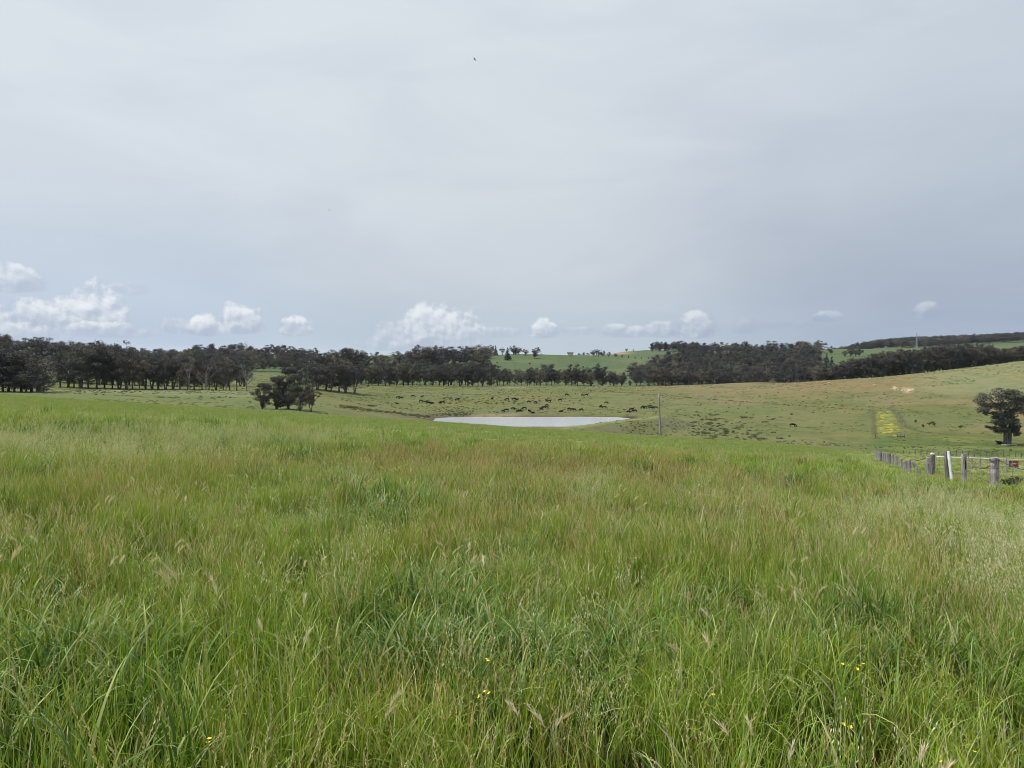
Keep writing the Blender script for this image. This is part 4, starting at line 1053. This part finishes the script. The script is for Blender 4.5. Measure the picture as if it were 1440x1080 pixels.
# ------------------------------------------------------------------ timber pole, mast, shed
pb = at(930, 160); topv = Vector(((926.3-720)/F*160, 160, -(553-HZ)/F*160))
mb = MB(); loc = pb - Vector((0,0,.4)); hh = topv-loc
mb.tube([hh*f for f in (0,.02,.3,.6,.9,1.0)], [.24,.225,.205,.185,.165,.16], 12, jitter=.02)
o = link('timber_pole', mb.mesh('timber_pole', M_POLE, True), None, loc, 'tall bare grey timber pole leaning slightly beside the dam bank', 'pole')
def mast():
    D = 1500; b = at(1289, D); z1 = -(467-HZ)/F*D; h = z1-b.z
    e = bpy.data.objects.new('radio_mast', None); COL.objects.link(e); e.location = b
    tag(e, 'thin grey lattice radio mast rising from the far right ridge', 'mast')
    fr = MB(); half = lambda z: 1.1 - .6*z/h
    cs = [(-1,-1),(1,-1),(1,1),(-1,1)]
    for cx, cy in cs: fr.tube([(cx*half(z), cy*half(z), z) for z in (0, h*.5, h*.92)], [.17,.14,.1], 5)
    n = 14
    for k in range(n):
        z0, z1_ = h*.92*k/n, h*.92*(k+1)/n
        for q_ in range(4):
            a, c = cs[q_], cs[(q_+1)%4]
            fr.tube([(a[0]*half(z0),a[1]*half(z0),z0),(c[0]*half(z1_),c[1]*half(z1_),z1_)], [.07,.07], 4)
            fr.tube([(a[0]*half(z1_),a[1]*half(z1_),z1_),(c[0]*half(z1_),c[1]*half(z1_),z1_)], [.07,.07], 4)
    link('lattice', fr.mesh('lattice', M_MAST), e)
    an = MB(); an.tube([(0,0,h*.9),(0,0,h)], [.25,.12], 6); link('antenna', an.mesh('antenna', M_MAST), e)
    for zf in (.93,.86):
        d_ = MB()
        for k in range(3):
            a = k*2.09; d_.box((math.cos(a)*1.0, math.sin(a)*1.0, h*zf), (.35,.5,1.8), Matrix.Rotation(a, 3, 'Z'))
        link('panel_antenna', d_.mesh('panel_antenna', M_MAST), e)
mast()
def shed(px, D, lb, m_roof, k=1.0):
    b = at(px, D); e = bpy.data.objects.new('farm_shed', None); COL.objects.link(e); e.location = b
    tag(e, lb, 'shed'); e.scale = (k,k,k)
    wl = MB(); wl.box((0,0,1.0), (4.5,4,2.0)); link('wall', wl.mesh('wall', M_STONE), e)
    rf = MB(); V = [(-2.6,-2.4,2.02),(2.6,-2.4,2.02),(2.6,2.4,2.02),(-2.6,2.4,2.02),(-2.6,0,2.9),(2.6,0,2.9)]
    rf.V = [Vector(v) for v in V]; rf.F = [(0,1,5,4),(2,3,4,5),(0,4,3),(1,2,5),(0,3,2,1)]; link('roof', rf.mesh('roof', m_roof), e)
shed(1284, 1130, 'small pale-roofed farm shed below the radio mast, mostly hidden by trees', M_ROOF)
shed(802, 928, 'low dark-roofed farm shed on the crest of the green hill', simple('dark_roof', (0.08,0.09,0.085), (0.13,0.14,0.13), 1, 0.6), 1.5)

# ------------------------------------------------------------------ fences
def wood_post(px, D, top_py, wid, m, seed, lean=(0,0), flare=1.0, loc=None, h=None):
    r_ = random.Random(seed); random.seed(seed)
    b = loc if loc is not None else at(px, D)
    if h is None: h = (HZ-F*b.z/D - top_py)*D/F
    mb = MB(); n = 12; pts = []; rad = []
    for k in range(n+1):
        f = k/n; pts.append(Vector((lean[0]*f*h + r_.uniform(-.008,.008), lean[1]*f*h, -.25+(h+.25)*f)))
        rad.append(wid/2*(flare-(flare-1)*min(f*2.2, 1))*r_.uniform(.95,1.05))
    rad[-1] *= .86; mb.tube(pts, rad, 14, jitter=.05)
    me = mb.mesh('post_mesh', m, False)
    return b, me, h
def sag(a, b, dip, n=10):
    a, b = Vector(a), Vector(b); return [a.lerp(b, k/n) - Vector((0,0,dip*4*(k/n)*(1-k/n))) for k in range(n+1)]
def main_fence():
    e = bpy.data.objects.new('wooden_fence', None); COL.objects.link(e); e.location = (0,0,0)
    root = at(1398, 24); e.location = root
    tag(e, 'weathered grey timber post and wire fence running from the right edge away down the field', 'fence')
    tops = []
    big = [(1398.5,24,643.5,.25,M_POST,1,(.0,0),1.28,'stout weathered post with pale cracked base, nearest'),(1355.5,29,638.2,.20,M_POST,2,(0,0),1.12,'square-topped weathered post with a dark slot'),
           (1332,31,634.5,.17,M_POSTD,3,(-.02,0),1.0,'dark slim post behind the white leaning post'),(1311,33,639.5,.215,M_POSTD,4,(.01,0),1.05,'dark post with a pale knob at the gate end'),(1304.8,33.6,643.5,.19,M_POST,5,(0,0),1.0,'pale bleached post at the gate end')]
    for px, D, tp, wd, m, sd_, ln, fl, lb in big:
        b, me_, h = wood_post(px, D, tp, wd, m, sd_, ln, fl)
        o = link('post', me_, e, b-root); o['label'] = lb
        tops.append(b+Vector((0,0,h)))
        if sd_ == 2:
            s = MB(); s.box((0,-wd/2-.004,h*.66), (.035,.02,.34)); link('slot', s.mesh('slot', M_COW), o)
        if sd_ == 4:
            s = MB(); s.tube([(0,0,h-.02),(0,0,h+.05),(0,0,h+.09)], [.09,.10,.04], 8); link('cap', s.mesh('cap', M_STONE), o)
        if sd_ == 1:
            for zf in (.72,.5):
                s = MB(); s.tube([(0,-wd/2-.02,h*zf),(0,-wd/2+.03,h*zf)], [.016,.016], 8); link('bolt', s.mesh('bolt', M_COW), o)
    ln = [(1279.3,34.5,647,.12),(1273.5,36,647.2,.15),(1266.8,39,645,.13),(1260.5,42,640.8,.15),(1255.6,45.5,638.6,.14),(1251.6,49,637.6,.13),(1248.2,52.5,637.2,.14),(1245,56,636.8,.13),(1242,60,636.4,.14),(1239.5,64,636,.13),(1237.2,68,635.6,.14),(1235.1,73,635.1,.13),(1233.2,78,634.6,.14),(1231.5,84,634.1,.13),(1229.8,91,633.7,.14),(1228.2,98,633.2,.14)]
    lt = []
    for k, (px, D, tp, wd) in enumerate(ln):
        b, me_, h = wood_post(px, D, tp, wd*1.15, TR.choice([M_POST,M_POSTD,M_POST]), 20+k, (TR.uniform(-.04,.04),0))
        link('post', me_, e, b-root); lt.append(b+Vector((0,0,h)))
    br = MB(); a = at(1284,34.4); a.z = -(650-HZ)/F*34.4; b2 = at(1295.5,33.9); br.tube([a-root, b2-root], [.06,.07], 8); o = link('brace', br.mesh('brace', M_POSTD), e); o['label'] = 'dark diagonal brace timber'
    def wire(pts, r=.006): 
        w_ = MB(); w_.tube([p_-root for p_ in pts], [r]*len(pts), 5); link('wire', w_.mesh('wire', M_WIRE), e)
    t1, t2, t3, t4, t5 = tops
    wire(sag(t1-Vector((.05,.12,.06)), t2-Vector((-.1,.1,.10)), .36), .015)
    wire(sag(t1-Vector((.1,.14,.78)), t2-Vector((-.1,.1,.66)), .06), .012)
    pr = at(1472, 22.5)+Vector((0,0,.95)); wire(sag(t1-Vector((-.05,.14,.06)), pr, .12), .015)
    wire(sag(t2-Vector((.1,.1,.72)), t3-Vector((-.05,.1,.72)), .10), .014)
    wire(sag(t5-Vector((.1,0,.0)), lt[0]+Vector((.25,0,-.03)), .03), .015)
    for dz in (.05,.35,.62): wire([lt[0]-Vector((0,.06,dz))]+[q_-Vector((0,.06,dz)) for q_ in lt[1:]], .006)
    b, me_, h = wood_post(0, 0, 0, .2, M_POST, 60, loc=at(1472,22.5), h=1.15); link('post', me_, e, b-root)
    # knot of wire round the head of the stout post
    kn = MB(); 
    for j_ in range(3): kn.tube([Vector((math.cos(a_)*.15, math.sin(a_)*.15, -.05-.025*j_+.012*math.sin(3*a_))) + t1 - root for a_ in np.linspace(0,6.283,17)], [.008]*17, 5)
    link('wire_tie', kn.mesh('wire_tie', M_WIRE), e)
main_fence()
def white_post():
    D = 30.4; b = at(1339, D); tp = Vector(((1333.4-720)/F*(D+.35), D+.35, -(634.5-HZ)/F*(D+.35)))
    mb = MB(); d_ = tp-b; mb.tube([d_*f for f in (-.1,0,.3,.6,.9,.97,1.0)], [.055,.055,.056,.055,.056,.05,.03], 10, jitter=.03)
    link('white_post', mb.mesh('white_post', M_WHITE, True), None, b, 'peeling white-painted post leaning against the dark slim fence post', 'post')
white_post()
def gate():
    a = at(1313.5, 34.0); b = at(1490, 30.6)
    za = -(642-HZ)/F*34.0; zb = -(648.6-HZ)/F*30.6
    e = bpy.data.objects.new('farm_gate', None); COL.objects.link(e); e.location = a
    tag(e, 'long galvanised farm gate with a pale top rail and square wire mesh', 'gate')
    A_ = Vector((0,0,za-a.z)); B_ = Vector((b.x-a.x, b.y-a.y, zb-a.z))
    fr = MB(); drop = .98
    fr.tube([A_+Vector((-.06,0,-drop)), A_+Vector((-.06,0,-.16)), A_+Vector((0,0,-.03)), A_+Vector((.15,0,0)), B_], [.017]*5, 8)
    fr.tube([A_+Vector((0,0,-drop)), B_+Vector((0,0,-drop))], [.02,.02], 8)
    link('frame', fr.mesh('frame', M_GALV, True), e)
    ms = MB(); n = int(B_.length/.235)
    for k in range(1, n): q_ = A_.lerp(B_, k/n); ms.tube([q_, q_-Vector((0,0,drop))], [.009,.009], 4, cap=False)
    for k in range(1, 6): dz = Vector((0,0,drop*k/6)); ms.tube([A_-dz, B_-dz], [.0045,.0045], 4, cap=False)
    link('wire_mesh', ms.mesh('wire_mesh', M_MESHW), e)
gate()
def line_fence(name, pts, hgt, wid, label, m=M_POST, wires=(.95,.5), var=.1, wr=.006, seed=1):
    e = bpy.data.objects.new(name, None); COL.objects.link(e); root = Vector(pts[0]); e.location = root
    tag(e, label, 'fence'); tops = []
    for k, p_ in enumerate(pts):
        h = hgt*random.Random(seed*100+k).uniform(1-var, 1+var)
        b, me_, _ = wood_post(0, 0, 0, wid, m, seed*50+k, loc=Vector(p_), h=h, lean=(random.Random(k).uniform(-.04,.04),0))
        link('post', me_, e, b-root)
    for wf in wires:
        w_ = MB(); w_.tube([Vector(p_)-root+Vector((0,0,hgt*wf)) for p_ in pts], [wr]*len(pts), 4); link('wire', w_.mesh('wire', M_WIRE), e)
bf = []
for px in np.arange(1262, 1500, 8.3):
    bf.append(at(px, 104+(1440-px)*.06))
line_fence('rear_fence', bf, 0.9, .14, 'low dark post fence along the far side of the grass behind the gate', M_POSTD, (.9,), .25)
line_fence('inner_fence', [at(1366,47), at(1378.5,46), at(1414,44), at(1455,43)], .80, .10, 'short row of thin grey posts just behind the farm gate', M_POST, (.8,.45), .12, seed=3)
line_fence('paddock_fence', [hit(px, py, 200) for px, py in [(1227.5,578),(1228,584),(1228.4,590),(1229,596.5),(1229.6,603),(1230.3,610),(1231,617)]], 1.5, .22, 'thin post fence running down the slope left of the yellow weeds', M_POSTD, (.9,.5), .1, .02, seed=4)
line_fence('track_fence', [hit(px, py, 200) for px, py in [(1247,576.5),(1252,576),(1257.5,576.5),(1261,582),(1264,588),(1267,594),(1271,599.5),(1277,602.5)]], 1.4, .25, 'pale post fence curving down the slope right of the yellow weeds', M_POST, (.9,.5), .15, .02, seed=5)
line_fence('low_rail', [hit(1261.5,616,200), hit(1266.5,616,200), hit(1272,616,200)], 1.3, .22, 'short dark timber rail standing below the yellow weeds', M_POSTD, (.35,.3), .1, .1, seed=6)
lp = hit(610, 589.5, 180)
b, me_, _ = wood_post(0,0,0,.14,M_POSTD,90,loc=Vector((lp.x,lp.y,lp.z)),h=1.5); link('stake', me_, None, b, 'thin dark stake standing near the left tip of the dam', 'stake')
def sign():
    D = 32.2; e = bpy.data.objects.new('gate_sign', None); COL.objects.link(e)
    x0 = (1425.5-720)/F*D; z0 = -(652.3-HZ)/F*D; e.location = (x0, D, z0)
    tag(e, 'faded dark red sign with white marks hanging behind the gate mesh', 'sign')
    pn = MB(); pn.box((0,0,0), (.40,.012,.26)); link('panel', pn.mesh('panel', M_RED), e)
    mk = MB()   # the illegible white scribble
    pts = [(-.10,-.03),(-.07,.02),(-.06,-.025),(-.03,.03),(-.02,-.02),(.0,.03),(.02,-.02),(.05,.04),(.06,-.02),(.09,.035)]
    for a, c in zip(pts[:-1], pts[1:]): mk.tube([(a[0],-.0115,a[1]),(c[0],-.0115,c[1])], [.0055,.0055], 4)
    link('marks', mk.mesh('marks', M_SIGNW), e)
    bp_ = MB(); bp_.box((-.245,.008,.02), (.07,.01,.20)); o = link('side_panel', bp_.mesh('side_panel', M_BLUEP), e); o['label'] = 'pale blue strip beside the red panel'
sign()
# pale scald rubble and stones on the slope
rk = MB(); rr = random.Random(12)
o0 = hit(1277, 549, 300)
for px0, py0, sx_, n_ in ((1278,548.5,6,80),(1259,546.5,4,26)):
    for k in range(n_):
        q_ = hit(px0+rr.gauss(0,sx_*.6), py0+rr.gauss(0,1.3), 300); s_ = rr.uniform(.25,1.0)
        rk.box(q_-o0+Vector((0,0,.08)), (s_*1.4, s_, s_*.45), Matrix.Rotation(rr.uniform(0,3),3,'Z') @ Matrix.Rotation(rr.uniform(-.3,.3),3,'X'))
tag(link('clay_rubble', rk.mesh('clay_rubble', M_ROCK), None, o0), 'pale sandy rubble lying on a bare patch of the right slope', 'rubble', kind='stuff')
for px, py, lb in [(1166,539.5,'small pale boulder near the ridge line, left of the sandy rubble'),(1229.5,541.7,'flat pale boulder on the upper slope just left of the sandy rubble')]:
    bm = bmesh.new(); bmesh.ops.create_icosphere(bm, subdivisions=2, radius=.7)
    for v in bm.verts: v.co *= random.uniform(.8,1.2); v.co.z *= .6
    me_ = bpy.data.meshes.new('boulder'); bm.to_mesh(me_); bm.free(); me_.materials.append(M_STONE)
    link('boulder', me_, None, hit(px, py, 300)+Vector((0,0,.2)), lb, 'boulder')
# gravel track below the left and middle rows
def track(name, pts, wid, label):
    V = []; Fs = []
    dn_ = []
    for a, b_ in zip(pts[:-1], pts[1:]):
        n_ = 14
        for k in range(n_): dn_.append(Vector(a).lerp(Vector(b_), k/n_))
    dn_.append(Vector(pts[-1]))
    for k, p_ in enumerate(dn_):
        for s in (-1,-.33,.33,1):
            x_, y_ = p_.x, p_.y+s*wid/2*(1+.25*math.sin(k*1.7+s)); V.append((x_, y_, h1(x_, y_)+.03))
    for k in range(len(dn_)-1):
        for s in range(3): a = 4*k+s; Fs.append((a,a+4,a+5,a+1))
    me_ = newmesh(name, V, Fs, [simple(name+'_gravel', (0.22,0.19,0.17), (0.33,0.30,0.28), .5, .95)])
    if me_.polygons[0].normal.z < 0: me_.flip_normals()
    link(name, me_, kind='structure', label=label)
track('farm_track', [hit(px,py,250).xy for px,py in [(-30,553),(70,550.2),(130,549.3),(250,549.3),(360,549.5),(470,548.5),(520,547)]], 3.2, 'pale gravel farm track below the rows of gums')
track('gravel_path', [at(664,533).xy, at(700,531).xy, at(742,530).xy], 5.0, 'pale gravel strip at the back of the cattle paddock')

# ------------------------------------------------------------------ single wild flowers in the near grass
def flower_plant(p, h, rz):
    e = bpy.data.objects.new('yellow_flower', None); COL.objects.link(e); e.location = p; e.rotation_euler = (0,0,rz)
    st_ = MB(); st_.tube([(0,0,0),(.02,0,h*.5),(.01,.01,h)], [.002,.0018,.0014], 5); link('stem', st_.mesh('stem', M_STEM), e)
    for j_ in range(TR.choice([1,2,2])):
        c = Vector((.01+TR.uniform(-.022,.022), .01+TR.uniform(-.022,.022), h-TR.uniform(0,.03))); pt = MB(); til = Matrix.Rotation(TR.uniform(-.9,.2),3,'X')
        for q_ in range(5):
            M_ = til @ Matrix.Rotation(q_*1.2566, 3, 'Z'); b = len(pt.V)
            for v in ((0,0,0),(.005,.004,.002),(.010,0,.003),(.005,-.004,.002),(.005,0,-.001)): pt.V.append(c + M_ @ Vector(v))
            pt.F += [(b,b+3,b+2,b+1),(b,b+1,b+4),(b+1,b+2,b+4),(b+2,b+3,b+4),(b+3,b,b+4)]
        link('blossom', pt.mesh('blossom', M_YEL), e)
    return e
FL = [(1190,1015,'beside the lower right of the view, second from the corner'),(1362,1050,'nearest the bottom right corner'),(1332,1066,'low at the bottom edge near the right corner'),(1228,1032,'below and right of the pair at lower right'),
      (998,972,'right of centre, alone between green blades'),(1192,932,'left one of the small trio at right'),(1202,935,'middle one of the small trio at right'),(1212,933,'right one of the small trio at right'),
      (692,926,'highest of the few at bottom centre'),(675,953,'left of the few at bottom centre'),(674,977,'lowest left of the few at bottom centre'),(693,971,'lowest right of the few at bottom centre'),(911,1065,'at the bottom edge right of centre'),(298,1040,'at bottom left among brown stalks')]
for px, py, lb in FL:
    D = F*(EYE-.46)/(py-P(px)); b = at(px, D); hh_ = -(py-HZ)/F*D - b.z
    tag(flower_plant(b, hh_, TR.uniform(0,6)), 'small yellow wild flower, '+lb, 'flower', 'yellow wild flowers in the near grass')


# thin air between here and the hills
def haze():
    m, nt = mat('haze_air'); out = N(nt, 'ShaderNodeOutputMaterial')
    v = N(nt, 'ShaderNodeVolumePrincipled'); v.inputs['Color'].default_value = (0.62,0.72,0.95,1); v.inputs['Density'].default_value = HAZE
    v.inputs['Anisotropy'].default_value = 0.2
    L(nt, v.outputs[0], out.inputs['Volume'])
    mb = MB(); x0, x1, y0, y1, z0, z1 = -2750, 2750, -2750, 2750, float(Vt[:,2].min())-1.0, 135.0
    mb.box(((x0+x1)/2, (y0+y1)/2, (z0+z1)/2), (x1-x0, y1-y0, z1-z0))
    o = link('haze', mb.mesh('haze', m), kind='stuff', label='thin blue-grey haze of the air over the distant hills')
HAZE = 0.00003
haze()
# ------------------------------------------------------------------ sky
SUN_EL, SUN_AZ = 58.0, -95.0        # azimuth from the view direction (+y), clockwise
w = bpy.data.worlds.new('World'); sc.world = w; w.use_nodes = True
nt = w.node_tree; nt.nodes.clear()
out = N(nt, 'ShaderNodeOutputWorld'); bg = N(nt, 'ShaderNodeBackground')
sky = N(nt, 'ShaderNodeTexSky'); sky.sky_type = 'NISHITA'; sky.sun_disc = False
sky.sun_elevation = R(SUN_EL); sky.sun_rotation = R(SUN_AZ); sky.air_density = 1.0; sky.dust_density = 2.0
tc = N(nt, 'ShaderNodeTexCoord'); sx = N(nt, 'ShaderNodeSeparateXYZ'); L(nt, tc.outputs['Generated'], sx.inputs[0])
gx, gy, gz = sx.outputs
azn = val(nt, 'MULTIPLY', val(nt, 'ARCTAN2', gx, gy), 57.2958)                 # degrees
eln = val(nt, 'MULTIPLY', val(nt, 'ARCSINE', gz), 57.2958)
cb = N(nt, 'ShaderNodeCombineXYZ'); L(nt, azn, cb.inputs[0]); L(nt, eln, cb.inputs[1])
ang = cb.outputs[0]
def ramp(nt, x, stops, a, b):
    mr = N(nt, 'ShaderNodeMapRange'); L(nt, x, mr.inputs[0]); mr.inputs[1].default_value = a; mr.inputs[2].default_value = b
    r = N(nt, 'ShaderNodeValToRGB'); L(nt, mr.outputs[0], r.inputs[0])
    e = r.color_ramp.elements
    while len(e) < len(stops): e.new(0.5)
    for k, (p, c) in enumerate(stops):
        e[k].position = (p-a)/(b-a); e[k].color = (*[((v/255+0.055)/1.055)**2.4 for v in c], 1)
    return r.outputs[0]
# overcast veil: measured by elevation on the left, the middle and the right of the view
left = ramp(nt, eln, [(0,(206,221,232)),(1.6,(188,204,224)),(4,(190,205,224)),(8,(200,212,226)),(14,(215,223,231)),(27,(220,228,235)),(60,(222,228,236))], -1, 90)
cent = ramp(nt, eln, [(0,(204,218,228)),(2.0,(200,214,224)),(4,(193,206,218)),(8,(205,213,221)),(14,(214,221,228)),(27,(219,227,234)),(60,(224,230,236))], -1, 90)
right = ramp(nt, eln, [(0,(176,190,212)),(2.0,(171,186,206)),(4,(169,182,202)),(8,(177,187,203)),(14,(190,200,213)),(27,(209,219,228)),(60,(216,222,232))], -1, 90)
fa = noise(nt, ang, 0.06, 3, 0.5)
azw = val(nt, 'ADD', azn, val(nt, 'MULTIPLY', val(nt, 'SUBTRACT', fa, 0.5), 22))
veil = mixc(nt, ss(nt, azw, -24, -2), left, cent)
veil = mixc(nt, ss(nt, azw, 2, 30), veil, right)
# faint streaks and mottling in the veil
mp = N(nt, 'ShaderNodeMapping'); mp.inputs['Scale'].default_value = (0.05, 0.16, 1); L(nt, ang, mp.inputs[0])
st = noise(nt, mp.outputs[0], 1.0, 5, 0.55, 0.6)
veil = mixc(nt, 1.0, veil, mixc(nt, ss(nt, st, 0.3, 0.7), (0.95,0.955,0.965), (1.045,1.04,1.03)), 'MULTIPLY')
# bright band low in the gap under the cloud sheet, left and centre
def gauss(x, c, s):
    d = val(nt, 'DIVIDE', val(nt, 'SUBTRACT', x, c), s)
    return val(nt, 'EXPONENT', val(nt, 'MULTIPLY', val(nt, 'MULTIPLY', d, d), -1.0))
band = val(nt, 'MULTIPLY', gauss(eln, 2.1, 0.55), gauss(azn, -22, 12))
veil = mixc(nt, val(nt, 'MULTIPLY', band, 0.75), veil, (0.66,0.76,0.85))
col = veil
# cumulus low over the hills: (azimuth, base elevation, half width, height, strength) in degrees
CL = [(-33.4,6.1,1.9,1.5,.65),(-31.8,3.7,2.2,1.9,.9),(-29.0,3.9,2.1,2.9,1.0),(-30.0,3.9,1.9,2.2,.9),(-34.5,3.6,1.6,1.5,.7),(-26.8,6.3,1.3,.6,.3),(-33.5,3.0,3.2,1.1,.5),(-28.0,3.4,3.2,.8,.5),
      (-23.8,3.8,1.3,1.0,.5),(-22.0,3.7,1.5,1.3,.8),(-19.6,3.9,1.75,2.0,1.0),(-16.0,3.8,1.35,1.3,.85),
      (-8.2,2.8,3.0,2.2,.55),(-5.6,3.0,3.6,3.3,.75),(-4.4,3.0,2.3,2.2,.5),(-1.0,3.8,2.0,.6,.45),(2.4,3.8,1.25,1.15,.9),
      (8.3,3.8,2.4,.75,.6),(13.6,3.7,2.0,1.65,1.0),(11.3,3.8,2.2,.9,.55),(17.1,3.9,1.3,.85,.45),(22.6,4.65,1.05,.6,.75),(5.0,4.0,2.6,.35,.35),(19.5,4.2,2.2,.3,.3),(28.7,4.6,1.0,.85,.7)]
dn = noise(nt, ang, 0.62, 7, 0.56); dn2 = noise(nt, ang, 0.33, 4, 0.6)
offm = N(nt, 'ShaderNodeVectorMath', operation='ADD'); L(nt, ang, offm.inputs[0]); offm.inputs[1].default_value = (-0.22, 0.30, 0)
dnl = noise(nt, offm.outputs[0], 0.62, 5, 0.55)
field = None; shade = None
for (a0, e0, rw, rh, s_) in CL:
    rw *= 1.18; rh *= 1.08; s_ = min(s_*1.25, 1)
    du = val(nt, 'DIVIDE', val(nt, 'SUBTRACT', azn, a0), rw)
    ev = val(nt, 'SUBTRACT', eln, e0)
    up = val(nt, 'DIVIDE', val(nt, 'MAXIMUM', ev, 0.0), rh); dnw = val(nt, 'DIVIDE', val(nt, 'MINIMUM', ev, 0.0), 0.42)
    d2 = val(nt, 'ADD', val(nt, 'MULTIPLY', du, du), val(nt, 'ADD', val(nt, 'MULTIPLY', up, up), val(nt, 'MULTIPLY', dnw, dnw)))
    f = val(nt, 'MULTIPLY', ss(nt, val(nt, 'ADD', val(nt, 'SUBTRACT', 1.0, d2), val(nt, 'MULTIPLY', val(nt, 'SUBTRACT', dn, 0.5), 1.7)), 0.02, 0.62), s_)
    sh = val(nt, 'MULTIPLY', val(nt, 'MINIMUM', up, 1.0), f)
    field = f if field is None else val(nt, 'MAXIMUM', field, f)
    shade = sh if shade is None else val(nt, 'MAXIMUM', shade, sh)
front = ss(nt, gy, 0.05, 0.2)
field = val(nt, 'MULTIPLY', field, front)
relief = val(nt, 'ADD', val(nt, 'MULTIPLY', val(nt, 'SUBTRACT', dn, dnl), 2.2), val(nt, 'MULTIPLY', shade, 1.1), None)
relief = ss(nt, relief, -0.15, 0.95)
fade = mixc(nt, ss(nt, azn, 0, 26), mixc(nt, relief, (0.47,0.54,0.66), (0.89,0.93,0.96)), mixc(nt, relief, (0.37,0.44,0.57), (0.60,0.66,0.74)))
col = mixc(nt, val(nt, 'MULTIPLY', field, 0.92), col, fade)
skyc = mixc(nt, 1.0, sky.outputs[0], (0.10,0.10,0.10), 'MULTIPLY')
tot = mixc(nt, 0.94, skyc, col)
# strength 0.1: the colours above are brought to the physical scale of the Sky Texture first
tot = mixc(nt, 1.0, tot, (10,10,10), 'MULTIPLY')
L(nt, tot, bg.inputs[0]); bg.inputs[1].default_value = 0.1
L(nt, bg.outputs[0], out.inputs[0])

sun = bpy.data.lights.new('sun', 'SUN'); sun.energy = 4.2; sun.angle = R(4); sun.color = (1.0, 0.96, 0.90)
so = bpy.data.objects.new('sun', sun); COL.objects.link(so)
sd_ = Vector((math.sin(R(SUN_AZ))*math.cos(R(SUN_EL)), math.cos(R(SUN_AZ))*math.cos(R(SUN_EL)), math.sin(R(SUN_EL))))
so.rotation_euler = sd_.to_track_quat('Z', 'Y').to_euler(); so.location = sd_*50

cam = bpy.data.cameras.new('camera'); co = bpy.data.objects.new('camera', cam); COL.objects.link(co)
cam.sensor_width = 36; cam.lens = 36*F/1440; cam.clip_start = 0.05; cam.clip_end = 20000
co.location = (0, 0, 0); co.rotation_euler = (R(90), 0, 0)
sc.camera = co
sc.view_settings.view_transform = 'Standard'; sc.view_settings.look = 'None'; sc.view_settings.exposure = 0; sc.view_settings.gamma = 1
sc.cycles.max_bounces = 6; sc.cycles.diffuse_bounces = 3; sc.cycles.glossy_bounces = 2; sc.cycles.transmission_bounces = 3
sc.cycles.pixel_filter_type = 'BLACKMAN_HARRIS'; sc.cycles.filter_width = 0.9
sc.cycles.use_denoising = True; sc.cycles.denoiser = 'OPENIMAGEDENOISE'; sc.cycles.denoising_input_passes = 'RGB_ALBEDO_NORMAL'; sc.cycles.use_adaptive_sampling = True; sc.cycles.adaptive_threshold = 0.015
sc.world.cycles.sampling_method = 'NONE'
